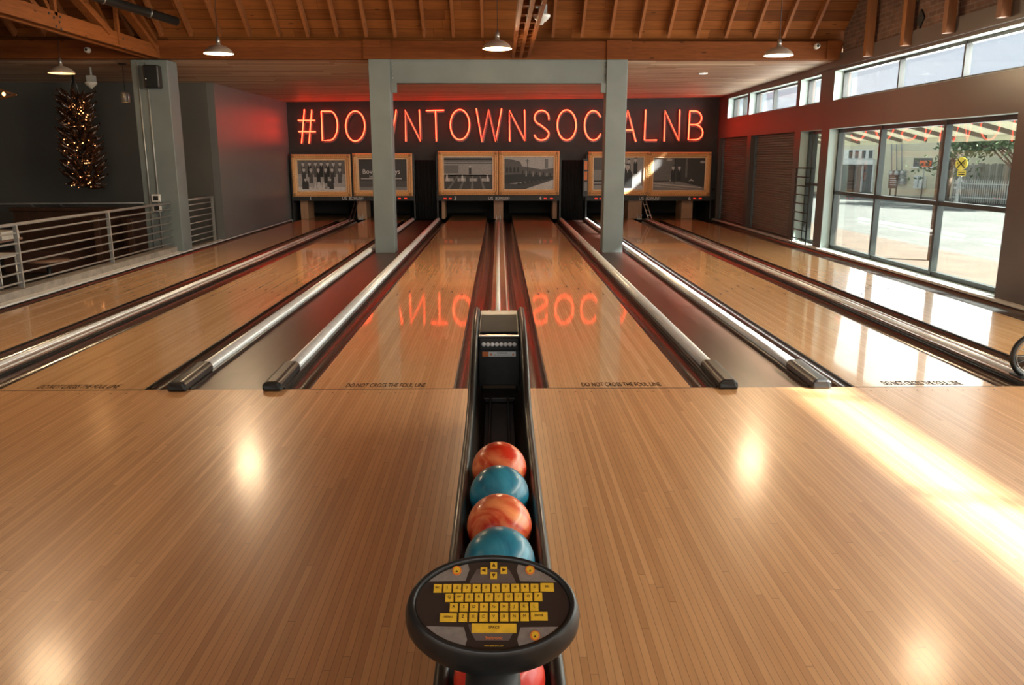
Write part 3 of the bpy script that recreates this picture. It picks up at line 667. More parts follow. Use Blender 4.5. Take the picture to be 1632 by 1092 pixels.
# upright timbers against the brick
for x, y, lab in ((1384, 90, 'farthest upright timber hanging against the brick'), (1444, 73, 'second upright timber from the girder, left of the diamond plate'), (1512, 53, 'upright timber just right of the diamond plate'), (1600, 28, 'nearest upright timber against the brick in view')):
    q = at(x, y, 0, 5.9)
    o = MB().box(5.83, 5.95, q[1]-.055, q[1]+.055, q[2], min(6.5, roofz(q[1])-.22)).build('timber_post', 'post_wood', bevel=.004); tag(o, lab, 'timber', 'upright timbers on the brick wall')
q = at(1467, 30, 0, 5.99)
o = MB().prism([(5.985, q[1]-.11, q[2]), (5.985, q[1], q[2]+.13), (5.985, q[1]+.11, q[2]), (5.985, q[1], q[2]-.13)], (.02, 0, 0)).build('anchor_plate', 'black_matte'); tag(o, 'black diamond-shaped anchor plate on the brick', 'plate')
# black duct, upper left
a, b_ = at(282, 34, 1, 7.6), at(150, -6, 1, 6.4); d = (b_-a)
root = thing('duct_pipe', a, 'black round pipe crossing below the rafters, upper left', 'pipe')
MB().tube([a, a+d*2.5], .065, 16).build('pipe_body', 'pipe_black', root)
for t in (.35, .9): MB().tube([a+d*t, a+d*(t+.012)], .071, 16).build('pipe_collar', 'steel', root)

# ================================================================== LAMPS
def pendant(x, y, zr, lab, dark=False):
    root = thing('pendant_lamp', (x, y, zr), lab, 'lamp', 'metal dish pendant lamps')
    r = .205
    c = (x, y, zr)
    MB().lathe([(r, 0), (r*1.0, .010), (r*.93, .035), (r*.78, .068), (r*.56, .096), (r*.34, .112), (r*.18, .122), (r*.14, .15), (.0, .152)], c, 32).build('lamp_shade', 'shade_outside', root)
    MB().lathe([(r*.985, .001), (r*.96, .014), (r*.90, .034), (r*.75, .064), (r*.54, .090), (r*.33, .105), (0, .112)], c, 32).build('shade_lining', 'shade_inside', root)
    MB().lathe([(.0, .0), (.028, .0), (.03, .02), (.026, .07), (.012, .09), (0, .09)], (x, y, zr+.148), 16).build('socket', 'steel', root)
    MB().ell((x, y, zr+.05), .036, .036, .045, 16, 10).build('bulb', 'bulb_left' if dark else 'bulb', root)
    top = min(roofz(y), zt)
    MB().tube([(x, y, zr+.23), (x, y, top-.02)], .005, 6).build('cord', 'black_matte', root)
    lit('pendant_light', (x, y, zr-.01), 8 if dark else (140 if y > 3 else 85 if y > 0 else 8), (1, .55, .22) if dark else (1, .74, .45), .19)
pendant(-4.0, 6.45, 3.13, 'dish pendant lamp over the second lane from the left')
pendant(-.03, 6.1, 3.16, 'dish pendant lamp near the triple truss chord, picture centre')
pendant(4.02, 6.45, 3.12, 'dish pendant lamp right of centre, over the right lanes')
for x, y in ((-4.3, 1.05), (4.1, 1.1), (-4.2, -4.2), (4.1, -4.2)): pendant(x, y, 3.13, 'dish pendant lamp overhead, outside the picture')
q = at(98, 117, 1, 8.3); pendant(q.x, q.y, q.z, 'small orange-lit dish lamp below the left truss', True)
for (x, y, e) in ((457, 118, 0), (1120, 117, 0)):
    q = at(x, y, 2, 3.33); zz = ZC-.035-(.20-.13*(q.x+5.9)/12.2)*(q.y-YB-.2)/8
    q = at(x, y, 2, zz)
    root = thing('recessed_downlight', (q.x, q.y, q.z-.03), 'small round downlight in the plank ceiling, %s side' % ('left' if x < 800 else 'right'), 'light')
    MB().lathe([(.0, -.008), (.075, -.008)][::-1], q, 20).build('lens', 'downlight', root); MB().lathe([(.075, -.012), (.095, -.01), (.095, .02)], q, 20).build('trim_ring', 'white_paint', root)
    lit('downlight_glow', (q.x, q.y, q.z-.05), 12, (1, .85, .65), .06, 'SPOT', R(110))
# white smoke alarm boxes
def alarm(x, y, Y, lab, sc=1):
    q = at(x, y, 1, Y); root = thing('smoke_detector', q, lab, 'detector')
    MB().box(q.x-.07*sc, q.x+.07*sc, q.y-.03, q.y+.09, q.z+.03*sc, q.z+.16*sc).build('back_box', 'meter', root, bevel=.005)
    MB().lathe([(0, -.085*sc), (.022*sc, -.085*sc), (.03*sc, -.06*sc), (.06*sc, -.045*sc), (.10*sc, -.005*sc), (.115*sc, .02*sc), (.11*sc, .035*sc), (0, .035*sc)], q, 20).build('dome', 'white_plastic', root)
    return root, q
r_, q = alarm(863, 28, 5.3, 'white dome detector hanging beside the triple truss chord'); MB().tube([(q.x, q.y, q.z+.15), (q.x, q.y, 3.38)], .012, 6).build('stem', 'steel', r_)
r_, q = alarm(145, 134, 9.9, 'white dome detector on the low ceiling above the bottle chandelier', .95)
MB().tube([(q.x, q.y+.04, q.z+.1), (q.x, q.y+.04, 3.34)], .02, 8).build('stem', 'meter', r_)
def camdome(x, y, Y, lab):
    q = at(x, y, 1, Y); root = thing('security_camera', q, lab, 'camera', 'small white security cameras')
    MB().lathe([(.0, 0), (.035, 0), (.045, .02), (.05, .06), (.05, .09), (0, .09)], (q.x, q.y, q.z), 18, mat=Matrix.Rotation(R(-90), 4, 'X')).build('body', 'white_plastic', root)
    MB().lathe([(0, -.004), (.022, -.004), (.024, 0)], (q.x, q.y, q.z), 14, mat=Matrix.Rotation(R(-90), 4, 'X')).build('camera_lens', 'black_plastic', root)
camdome(1304, 73, YB-.09, 'white security camera on the right end of the girder'); camdome(137, 79, YB-.09, 'white security camera on the girder left of the wide column')
# wall loudspeaker
q0, q1 = at(226, 103, 1, YB-.22), at(254, 140, 1, YB-.22)
root = thing('loudspeaker', ((q0.x+q1.x)/2, YB-.1, q1.z), 'black loudspeaker mounted high on the wide left column', 'speaker')
MB().box(q0.x, q1.x, YB-.22, YB-.04, q1.z, q0.z).build('cabinet', 'black_plastic', root, bevel=.025, seg=3)
MB().box(q0.x+.05, q1.x-.05, YB-.06, YB, q1.z+.12, q1.z+.2).build('bracket', 'black_matte', root); MB().box(-6.07, -6.05, YB-.223, YB-.219, q1.z+.14, q1.z+.155).build('badge', 'text_white', root)
# glass cylinder pendant + frame lantern far left
def jar(x, y, Y, lab):
    q = at(x, y, 1, Y); root = thing('jar_pendant', q, lab, 'lamp')
    MB().lathe([(.075, -.09), (.08, -.08), (.08, .07), (.07, .09), (.02, .095), (0, .095)], q, 20).build('jar_shade', 'silver_plate', root)
    MB().tube([(q.x, q.y, q.z+.09), (q.x, q.y, 3.33)], .006, 6).build('cord', 'black_matte', root); MB().ell((q.x, q.y, q.z-.03), .025, .025, .035, 10, 8).build('bulb', 'bulb_left', root)
    MB().lathe([(0, 3.31-q.z), (.07, 3.315-q.z), (.07, 3.335-q.z)], q, 14).build('ceiling_rose', 'black_matte', root)
jar(200, 155, 9.6, 'silver jar-shaped pendant left of the wide column')
q = at(8, 150, 1, 7.5)
root = thing('frame_lantern', q, 'angular wooden-framed lantern at the left picture edge', 'lamp')
for a, b_ in (((-.35, 0, .14), (.17, 0, -.01)), ((.17, 0, -.01), (-.35, 0, -.10)), ((-.35, 0, .14), (-.35, 0, -.10)), ((-.35, .2, .14), (.17, 0, -.01)), ((-.35, .2, -.10), (.17, 0, -.01))): MB().bar(q+Vector(a), q+Vector(b_), .03, .02).build('frame_bar', 'post_wood', root)
MB().tube([q+Vector((-.2, 0, .1)), (q.x-.2, q.y, zt-.1)], .005, 6).build('cord', 'black_matte', root); MB().ell(q+Vector((-.02, 0, .0)), .025, .025, .03, 10, 8).build('bulb', 'bulb_left', root)

# ================================================================== BOTTLE CHANDELIER
TY = 10.5
t0 = at(118, 150, 1, TY); t1 = at(138, 298, 1, TY)
root = thing('bottle_chandelier', t1, 'hanging chandelier of dark bottles with small amber lights, left wall', 'chandelier')
MB().tube([t1, t0+Vector((0, 0, .1)), (t0.x+.02, TY, 3.25)], .02, 8).build('centre_pole', 'black_matte', root)
for dx in (-.1, .1): MB().tube([t0+Vector((dx, 0, 0)), (t0.x+.02, TY, 3.25)], .006, 5).build('hanging_wire', 'steel', root)
bm = MB().lathe([(0, 0), (.045, 0), (.050, .01), (.050, .17), (.042, .20), (.021, .235), (.018, .30), (.022, .302), (.022, .315), (0, .315)], (0, 0, 0), 10)
def axis(t): return t1.lerp(t0, t)
proto = None
N = 100
for i in range(N):
    t = (i+.5)/N; ang = i*2.39996; rad = .17+.10*(1-t)+.04*random.random()
    if t < .10: rad = .12+.12*random.random()
    c = axis(t)+Vector((math.cos(ang)*rad, math.sin(ang)*rad, 0))
    d = Vector((math.cos(ang), math.sin(ang), .55+.5*random.random() if t > .05 else -.1))
    if proto is None: proto = bm.build('bottle', 'bottle', root); o = proto; me_ = o.data; [setattr(v, 'co', v.co+wloc(root)) for v in me_.vertices]
    else: o = proto.copy(); col.objects.link(o); o.parent = root
    o.location = c-wloc(root)-d.normalized()*.10; o.rotation_euler = d.to_track_quat('Z', 'Y').to_euler()
proto = None
for i in range(95):
    t = random.random()*.95; ang = random.uniform(PI*1.0, PI*2.0); rad = (.20+.13*(1-t))*random.uniform(.6, 1.1)
    c = axis(t)+Vector((math.cos(ang)*rad, math.sin(ang)*rad, random.uniform(-.03, .03)))
    if proto is None: proto = MB().ell(wloc(root), .010, .010, .010, 8, 6).build('fairy_light', 'tree_bulb', root); o = proto
    else: o = proto.copy(); col.objects.link(o); o.parent = root
    o.location = c-wloc(root)

# ================================================================== NEON SIGN
YN = YW-.075
def ep(cx_, cy_, rx_, ry_, a0=0, a1=360, n=28): return [(cx_+rx_*math.cos(R(a0+(a1-a0)*i/n)), cy_-ry_*math.sin(R(a0+(a1-a0)*i/n))) for i in range(n+1)]
def c2(pts, ox): return [(ox+x/3.413, y/3.413) for x, y in pts]
L = []
O4, O8 = 400, 800
L.append(('#', O4, [[(290, 595), (275, 780)], [(330, 597), (315, 780)], [(255, 655), (348, 655)], [(258, 716), (352, 716)]], 'hash symbol at the start of the red neon sign'))
L.append(('D', O4, [[(382, 605), (388, 765), (430, 763)]+ep(430, 684, 40, 79, -85, 85, 14)+[(425, 605), (382, 605)]], 'letter D after the hash symbol'))
L.append(('O', O4, [ep(567, 686, 52, 82)], 'letter O left of the left column'))
L.append(('W', O4, [[(655, 590), (688, 770), (722, 597), (763, 770), (790, 597)]], 'letter W mostly hidden by the left column'))
L.append(('N', O4, [[(842, 768), (838, 600), (922, 768), (915, 597)]], 'letter N right of the left column'))
L.append(('T', O4, [[(952, 602), (1050, 600)], [(1003, 601), (1008, 768)]], 'letter T before the middle O'))
L.append(('O', O4, [ep(1136, 678, 52, 82)], 'letter O between the T and the middle W'))
L.append(('W', O4, [[(1225, 590), (1256, 770), (1292, 597), (1330, 770), (1363, 590)]], 'letter W at the middle of the sign'))
L.append(('N', O8, [[(42, 768), (40, 600), (125, 765), (123, 597)]], 'letter N between the middle W and the S'))
L.append(('S', O8, [ep(216, 641, 39, 40, -15, 180, 16)[:-1]+[(177, 650), (190, 668), (216, 684), (243, 706), (255, 722)]+ep(215, 724, 40, 38, 0, -165, 14)], 'letter S before the right-hand O'))
L.append(('O', O8, [ep(352, 680, 51, 82)], 'letter O after the S'))
L.append(('C', O8, [ep(497, 682, 48, 80, 35, 325, 24)], 'letter C left of the right column'))
L.append(('I', O8, [[(615, 597), (615, 768)]], 'letter I hidden behind the right column'))
L.append(('A', O8, [[(642, 770), (685, 600), (728, 770)], [(657, 707), (715, 707)]], 'letter A partly behind the right column'))
L.append(('L', O8, [[(782, 597), (775, 762), (842, 762)]], 'letter L right of the A'))
L.append(('N', O8, [[(882, 768), (887, 602), (962, 765), (967, 597)]], 'letter N before the final B'))
L.append(('B', O8, [[(1022, 604), (1014, 760), (1055, 760)]+ep(1052, 720, 40, 40, -80, 80, 12)+[(1050, 678), (1022, 678)], [(1050, 678)]+ep(1050, 641, 36, 37, -85, 85, 12)+[(1045, 604), (1022, 604)]], 'letter B at the right end of the sign'))
sign_cords = []
for ch, ox, strokes, lab in L:
    P = [[at(x, y, 1, YN) for x, y in c2(s, ox)] for s in strokes]
    if ch == 'O': P = [s[:-1] for s in P]
    allp = [p for s in P for p in s]; cx_ = sum(p.x for p in allp)/len(allp); zz = min(p.z for p in allp)
    root = thing('neon_letter', (cx_, YN, zz), 'glowing red neon '+lab, 'neon letter', 'neon letters of the sign')
    for s in P: MB().tube(s, .014, 8, closed=(ch == 'O')).build('neon_tube', 'neon', root)
    off = Vector((.012, .035, -.03))
    for s in P:
        mb = MB(); n_ = len(s); rng = range(n_ if ch == 'O' else n_-1)
        for i in rng: mb.bar(s[i]+off, s[(i+1) % n_]+off, .008, .085, up=(0, 1, 0)) if False else mb.bar(s[i]+off, s[(i+1) % n_]+off, .075, .006, up=(0, 1, 0))
        mb.build('backing_strip', 'neon_backing', root)
    mb = MB()
    for s in P:
        for p in (s[0], s[len(s)//2], s[-1]): mb.tube([p, p+Vector((0, .074, 0))], .006, 6)
    mb.build('standoff', 'steel', root)

# ================================================================== MASKING UNITS WITH PICTURES
YM = 17.0
def rectpx(x0, y0, x1, y1, Y):
    a = at(x0, y0, 1, Y); b_ = at(x1, y1, 1, Y); return a.x, b_.x, b_.z, a.z
def flatq(mb, x0, x1, z0, z1, Y, mi=0): mb.box(x0, x1, Y, Y+.0006, z0, z1, mi)
def person(mb, x, z, h, Y, dark=1, seat=False, light=8, w_=None):
    w_ = w_ or h*.26; n = 10
    body = [(x-w_/2, z), (x+w_/2, z), (x+w_*.48, z+h*.62), (x+w_*.25, z+h*.78), (x-w_*.25, z+h*.78), (x-w_*.48, z+h*.62)]
    mb.prism([(a, Y, b_) for a, b_ in body], (0, .0006, 0), dark)
    hd = [(x+h*.10*math.cos(2*PI*k/n), z+h*.87+h*.125*math.sin(2*PI*k/n)) for k in range(n)]
    mb.prism([(a, Y-.0004, b_) for a, b_ in hd], (0, .0006, 0), light)
    mb.prism([(x-h*.03, Y-.0004, z+h*.78), (x+h*.03, Y-.0004, z+h*.78), (x, Y-.0004, z+h*.62)], (0, .0006, 0), 9)
    mb.prism([(x-h*.10, Y-.0006, z+h*.96), (x+h*.10, Y-.0006, z+h*.96), (x+h*.05, Y-.0006, z+h*1.02), (x-h*.05, Y-.0006, z+h*1.02)], (0, .0006, 0), 2)
GM = ['grey_%d' % i for i in range(11)]
def picture(kind, x0, x1, z0, z1, Y):
    mb = MB(); W_ = x1-x0; H_ = z1-z0
    def q(a, b_, c, d, mi, k=1): flatq(mb, x0+a*W_, x0+b_*W_, z0+c*H_, z0+d*H_, Y-.0008*k, mi)
    def pg(pts, mi, k=1): mb.prism([(x0+a*W_, Y-.0008*k, z0+b_*H_) for a, b_ in pts], (0, .0006, 0), mi)
    rnd = random.Random(kind*13)
    if kind == 1:      # group of bowlers with pins
        q(0, 1, 0, 1, 7, 0); q(0, 1, .55, 1, 4, 1); q(0, 1, 0, .12, 9, 1)
        for r_, (zz, n_, hh) in enumerate(((.45, 7, .5), (.25, 6, .5))):
            for k in range(n_): person(mb, x0+W_*(.05+.9*(k+.5+.1*rnd.random())/n_), z0+H_*zz, H_*hh, Y-.003-.003*r_, rnd.choice((1, 2, 3)), light=8)
        for xx in (.15, .68): person(mb, x0+W_*xx, z0+H_*.05, H_*.36, Y-.009, 2, w_=W_*.14)
        for xx in (.36, .42, .48, .54, .45): mb.prism([(x0+W_*xx+a*W_*.016, Y-.011, z0+H_*(.08+b_*.22)) for a, b_ in ((-1, 0), (1, 0), (1.2, .35), (.5, .7), (.7, .9), (0, 1), (-.7, .9), (-.5, .7), (-1.2, .35))], (0, .0006, 0), 9)
        for xx in (.30, .58, .40, .63): mb.prism([(x0+W_*xx+W_*.028*math.cos(k), Y-.012, z0+H_*.09+H_*.04*math.sin(k)) for k in [2*PI*i/10 for i in range(10)]], (0, .0006, 0), rnd.choice((6, 8)))
    elif kind == 2:    # dark storefront lettered in white
        q(0, 1, 0, 1, 2, 0); q(0, 1, 0, .10, 5, 1); q(.04, .9, .36, .385, 8, 1); q(0, 1, .1, .3, 3, 1)
        mb.text('Bowling Alleys', W_*.135, Matrix.Translation((x0+W_*.47, Y-.002, z0+H_*.60)) @ Matrix.Rotation(R(90), 4, 'X'), 9)
        mb.text('in', W_*.11, Matrix.Translation((x0+W_*.25, Y-.002, z0+H_*.43)) @ Matrix.Rotation(R(90), 4, 'X'), 8)
    elif kind == 3:    # alley interior
        q(0, 1, .42, 1, 6, 0); q(0, 1, 0, .45, 2, 0); q(0, 1, .90, .97, 1, 1); q(0, 1, .80, .83, 2, 1); q(0, 1, .86, .88, 3, 1); q(0, .3, .5, .75, 4, 1)
        for a in (.05, .3, .55, .8): pg([(a, 0), (a+.06, 0), (a*.6+.27, .42), (a*.6+.25, .42)], 4, 2)
        person(mb, x0+W_*.54, z0+H_*.46, H_*.30, Y-.004, 1)
        for xx in (.06, .38, .9): person(mb, x0+W_*xx, z0+H_*.25, H_*.24, Y-.005, 8)
        for g_ in range(4):
            for k in range(7): q(.03+g_*.25+k*.024, .045+g_*.25+k*.024, .24+.02*rnd.random(), .34, 8, 4)
    elif kind == 4:    # old main street
        q(0, 1, 0, 1, 7, 0); pg([(0, .95), (.18, .92), (.32, .86), (.36, .72), (.75, .62), (1, .66), (1, .35), (0, .3)], 3, 1)
        pg([(0, .45), (.5, .48), (1, .40), (1, .34), (0, .16)], 1, 2); pg([(0, 0), (0, .18), (.35, .16), (1, .36), (1, .3), (.55, .06), (.42, 0)], 2, 3); pg([(.42, 0), (1, .30), (1, 0)], 8, 3)
        q(.82, .89, .66, .95, 4, 2); q(.46, .47, .5, .95, 2, 3); q(.42, .51, .9, .91, 2, 3); q(.43, .50, .85, .86, 2, 3)
        for k in range(4): pg([(.03+k*.075, .52), (.075+k*.075, .52), (.075+k*.075, .66), (.052+k*.075, .71), (.03+k*.075, .66)], 1, 3)
        for k in range(9): q(.36+k*.07, .39+k*.07, .40, .58-.01*k, 5 if k % 2 else 1, 3)
        for k in range(8): mb.prism([(x0+W_*(.30+k*.085+.045*math.cos(t)), Y-.004, z0+H_*(.16+k*.028+.05*math.sin(t))) for t in [2*PI*i/10 for i in range(10)]], (0, .0006, 0), 1)
    elif kind == 5:    # bowlers by the lane
        q(0, 1, 0, 1, 6, 0); q(0, .4, .45, 1, 3, 1); q(0, .35, .3, .62, 5, 2); q(0, .5, .24, .29, 1, 3); q(0, .45, .14, .18, 2, 3); q(.3, 1, 0, .12, 8, 1)
        for xx, zz in ((.45, .35), (.62, .32), (.70, .45), (.84, .5)): person(mb, x0+W_*xx, z0+H_*zz, H_*.5, Y-.005, rnd.choice((1, 3)), light=8)
        person(mb, x0+W_*.68, z0+H_*.05, H_*.75, Y-.007, 1, w_=W_*.2)
    else:              # two men in the hall
        q(0, 1, 0, 1, 2, 0); q(0, .4, .3, 1, 4, 1); q(.62, .66, .4, 1, 4, 2); q(.4, .42, .2, 1, 1, 2); pg([(0, 0), (1, 0), (1, .08), (.5, .27), (0, .25)], 5, 2); pg([(0, .2), (.95, .06), (.95, .09), (0, .23)], 8, 3); pg([(0, .12), (.9, 0), (.95, 0), (0, .15)], 7, 3)
        for xx in (.38, .5): person(mb, x0+W_*xx, z0+H_*.28, H_*.48, Y-.005, 1, light=8)
        for xx, zz, rr_ in ((.30, .95, .08), (.95, .88, .07)): mb.prism([(x0+W_*xx+W_*rr_*.7*math.cos(t), Y-.004, z0+H_*min(.99, zz)+H_*rr_*.6*math.sin(t)) for t in [2*PI*i/14 for i in range(14)]], (0, .0006, 0), 7)
        for xx in (.36, .74): pg([(xx-.05, .28), (xx, .35), (xx+.06, .28), (xx, .30)], 9, 5)
    return mb
plab = {1: 'gold-framed photograph of a posed group of bowlers with pins', 2: 'gold-framed dark picture with white handwriting, behind the left column', 3: 'gold-framed photograph of an old bowling alley interior',
        4: 'gold-framed photograph of an old town street with parked cars', 5: 'gold-framed photograph of bowlers partly behind the right column', 6: 'gold-framed photograph of two men standing, farthest right'}
def frame_pic(kind, fx0, fy0, fx1, fy1):
    x0, x1, z0, z1 = rectpx(fx0, fy0, fx1, fy1, YM-.05)
    root = thing('framed_photograph', ((x0+x1)/2, YM-.03, z0), plab[kind], 'picture', 'gold-framed pictures over the lanes')
    t = .16; fr = MB()
    prof = [(0, 0), (.0, -.03), (.02, -.05), (.05, -.052), (.065, -.038), (.085, -.045), (.105, -.036), (.125, -.022), (.15, -.022), (t, -.008), (t, 0)]
    for (cs) in range(4):
        pass
    rings = []
    for d, y in prof: rings.append([(x0+d, YM+y, z0+d), (x1-d, YM+y, z0+d), (x1-d, YM+y, z1-d), (x0+d, YM+y, z1-d)])
    vs = [p for r_ in rings for p in r_]; fs = []
    for i in range(len(rings)-1):
        for k in range(4): fs.append((i*4+k, i*4+(k+1) % 4, (i+1)*4+(k+1) % 4, (i+1)*4+k))
    fr.add(vs, fs)
    rnd = random.Random(kind)
    fo = fr.build('frame', 'gold_frame', root)
    sl = MB()
    for (a_, b__, c_, d__) in ((x0+.128, x1-.128, z0+.128, z0+.152), (x0+.128, x1-.128, z1-.152, z1-.128), (x0+.128, x0+.152, z0+.128, z1-.128), (x1-.152, x1-.128, z0+.128, z1-.128)): sl.box(a_, b__, YM-.03, YM-.012, c_, d__)
    sl.build('inner_slip', 'slip_wood', root)
    orn = MB()                                                # carved leaf ornaments along the moulding
    step = .055
    nx = int((x1-x0-.06)/step); nz_ = int((z1-z0-.06)/step)
    for i in range(nx+1):
        x = x0+.03+(x1-x0-.06)*i/nx
        for z, s in ((z0+.042, 1), (z1-.042, 1)): orn.ell((x, YM-.05, z+rnd.uniform(-.006, .006)), .022, .012, .011, 8, 5)
    for i in range(1, nz_):
        z = z0+.03+(z1-z0-.06)*i/nz_
        for x in (x0+.042, x1-.042): orn.ell((x+rnd.uniform(-.006, .006), YM-.05, z), .011, .012, .022, 8, 5)
    for cx_ in (x0+.055, x1-.055):
        for cz_ in (z0+.055, z1-.055): orn.ell((cx_, YM-.052, cz_), .045, .016, .045, 10, 6)
    orn.build('carved_ornament', 'ornament_gold', root)
    picture(kind, x0+t, x1-t, z0+t, z1-t, YM-.006).build('photograph', GM, root)
fx = [(1, 463, 246, 560.5, 313.5), (2, 561, 244.5, 658, 312.5), (3, 697.5, 241, 794, 311), (4, 794.5, 241, 891, 311), (5, 938, 242, 1033.5, 311.5), (6, 1034, 242.5, 1131, 312.5)]
for f_ in fx: frame_pic(*f_)
def unit(x0, x1, na, nb, lab):
    a, b_, z0, z1 = rectpx(x0, 241, x1, 320, YM)
    root = thing('masking_unit', ((a+b_)/2, YM+.05, z0), lab, 'lane mask', 'masking units above the lane ends')
    z1 -= .10; MB().box(a-.01, b_+.01, YM+.002, YW-.001, z0, z1+.02).build('panel', 'mask_grey', root)
    MB().box(a-.02, b_+.02, YM-.03, YM+.02, z0, z0+.13).build('number_board', 'mask_grey', root, bevel=.004)
    MB().box(a-.02, b_+.02, YM-.03, YM+.05, z1+.02, z1+.035).build('top_ledge', 'mullion', root)
    for x in (a-.04, b_+.01): MB().box(x, x+.04, YM+.02, YM+.14, .03, z1).build('side_post', 'black_plastic', root)
    M_ = lambda x, z: Matrix.Translation((x, YM-.0315, z)) @ Matrix.Rotation(R(90), 4, 'X')
    zc = z0+.065
    def X(px_): return at(px_, 316, 1, YM-.03).x
    for c, p in (na, nb): MB().text(c, .15, M_(X(p), zc)).build('lane_number', 'text_white', root)
    mid = (x0+x1)/2-1
    MB().text('US', .12, M_(X(mid-11), zc)).text('BOWLING', .085, M_(X(mid+8), zc+.008)).box(X(mid-4), X(mid+17), YM-.032, YM-.031, zc-.045, zc-.035).build('logo_lettering', 'text_white', root)
    for p in ((nb[1]+8, nb[1]+18) if nb[0] != '6' else (nb[1]+8, nb[1]+17)): MB().box(X(p)-.04, X(p)+.04, YM-.034, YM-.03, zc-.012, zc+.012).build('red_indicator', 'led_red', root)
    if na[0] != '1':
        for p in (na[1]-8, na[1]-16): MB().box(X(p)-.04, X(p)+.04, YM-.034, YM-.03, zc-.012, zc+.012).build('red_indicator', 'led_red', root)
unit(463, 659, ('1', 495), ('2', 628.5), 'dark lane mask numbered 1 and 2, left')
unit(697, 891, ('3', 725.5), ('4', 861), 'dark lane mask numbered 3 and 4, middle')
unit(937, 1131, ('5', 966), ('6', 1099), 'dark lane mask numbered 5 and 6, right')
# wooden uprights in the pits
def upright(x0, x1, lab, Y=17.35, top=.56):
    a = at(x0, 330, 1, Y).x; b_ = at(x1, 330, 1, Y).x
    o = MB().box(a, b_, Y, Y+.75, .003, top).build('pit_upright', 'kick_wood', bevel=.005); tag(o, lab, 'post', 'pale wooden partitions in the pits')
upright(479, 491, 'pale wooden partition at the pit end left of lane 1'); upright(569, 584, 'pale wooden partition under the mask between lanes 1 and 2')
upright(704, 709, 'slim wooden partition left of lane 3'); upright(787, 802, 'wooden partition between lanes 3 and 4'); upright(881, 888, 'slim wooden partition right of lane 4')
upright(1001, 1023, 'sunlit wooden partition between lanes 5 and 6'); upright(1086, 1104, 'wooden partition right of lane 6')
# dark pin sweeps
for i, xc in enumerate(lanes):
    o = MB().box(xc-.62, xc+.62, 18.2, 18.26, .12, .75).build('pit_curtain', 'curtain'); tag(o, 'black pit curtain closing the end of the '+names[i], 'curtain', 'black curtains behind the lane ends')
# white fittings and small ladders
for x, s in ((575, 'left'), (794, 'middle'), (1019, 'right')):
    q = at(x, 345, 1, 17.1)
    root = thing('white_bracket', (q.x, 17.1, .0), 'small white metal bracket on the divider end, %s pair of lanes' % s, 'bracket', 'white brackets at the divider ends')
    MB().box(q.x-.07, q.x+.07, 17.08, 17.14, .0, .03).build('base', 'white_plastic', root)
    for dx in (-.05, 0, .05): MB().tube([(q.x+dx, 17.1, .03), (q.x+dx*1.2, 17.1, .09+abs(dx))], .012, 8).build('prong', 'white_plastic', root)
def small_ladder(xa, ya, xb, yb, Y0, Y1, lab, mt):
    a = at(xa, ya, 1, Y0); b_ = at(xb, yb, 1, Y1); root = thing('sweep_ladder', (b_.x, Y1, max(b_.z, 0)), lab, 'ladder')
    for dx in (-.045, .045): MB().bar(a+Vector((dx, 0, 0)), b_+Vector((dx, 0, 0)), .015, .02).build('rail', mt, root)
    for t in (.2, .5, .8): p_ = a.lerp(b_, t); MB().bar(p_-Vector((.045, 0, 0)), p_+Vector((.045, 0, 0)), .012, .012).build('rung', mt, root)
small_ladder(1027, 321, 1036, 349, 16.9, 16.0, 'thin pale metal ladder strip leaning below the right mask', 'steel')
small_ladder(568, 321, 559, 354, 16.9, 15.8, 'thin dark ladder strip leaning below the left mask', 'pipe_black')
# curtains between the masks
def curtain(x0, x1, lab):
    a = at(x0, 300, 1, 17.1).x; b_ = at(x1, 300, 1, 17.1).x; n = 60; vs = []
    for z in (0.0, 1.62):
        for i in range(n+1): vs.append((a+(b_-a)*i/n, 17.12+.025*math.sin(i*1.5)+.01*math.sin(i*.6), z))
    o = MB().add(vs, [(i, i+1, i+n+2, i+n+1) for i in range(n)], 0, True).build('black_curtain', 'curtain'); so_ = o.modifiers.new('t', 'SOLIDIFY'); so_.thickness = .01
    tag(o, lab, 'curtain', 'black pleated curtains between the masks')
curtain(663, 694, 'black pleated curtain between the left and middle masks'); curtain(895, 930, 'black pleated curtain between the middle and right masks')
# narrow lit strip sign
a, b_, z0, z1 = rectpx(931.5, 255, 935.5, 309, 16.93)
root = thing('strip_sign', (a, 16.93, z0), 'narrow upright strip sign with orange pictures beside the right curtain', 'sign')
MB().box(a-.03, b_+.02, 16.94, 16.98, z0-.06, z1+.03).build('strip_panel', 'black_plastic', root)
for k in range(3): MB().box(a, b_, 16.935, 16.94, z0+(z1-z0)*(.97-.31*(k+1)+.05), z0+(z1-z0)*(.97-.31*k)).build('strip_picture', 'orange_paint' if k < 2 else 'grey_5', root)

# ================================================================== LEFT RAILINGS, BOOTH, TABLES
def railing(x, ys, zb, zs, lab):
    root = thing('railing', (x, (ys[0]+ys[-1])/2, zb), lab, 'railing')
    for y in ys: MB().bar((x, y, zb), (x, y, zs[0]), .05, .025, up=(0, 1, 0)).build('post', 'rail_paint', root)
    for i, z in enumerate(zs):
        r_ = .021 if i == 0 else .0125; MB().tube([(x, ys[0]-.04, z), (x, ys[-1]+.04, z)], r_, 10).build('rail_bar', 'rail_paint', root)
railing(-5.93, [9.12-.0-2.43*k for k in range(7)][::-1], .11, [.89, .785, .66, .54, .42, .30, .18], 'grey horizontal-bar railing on the left curb')
railing(-5.93, [9.72, 11.3], .0, [.9, .80, .69, .57, .45, .33, .21, .10], 'short grey railing between wide column and wall')
a = at(0, 326, 1, 11.2); b_ = at(232, 320, 1, 11.2)
root = thing('handrail', (-9, 11.2, .7), 'thin grey handrail on the wall behind the booths', 'railing')
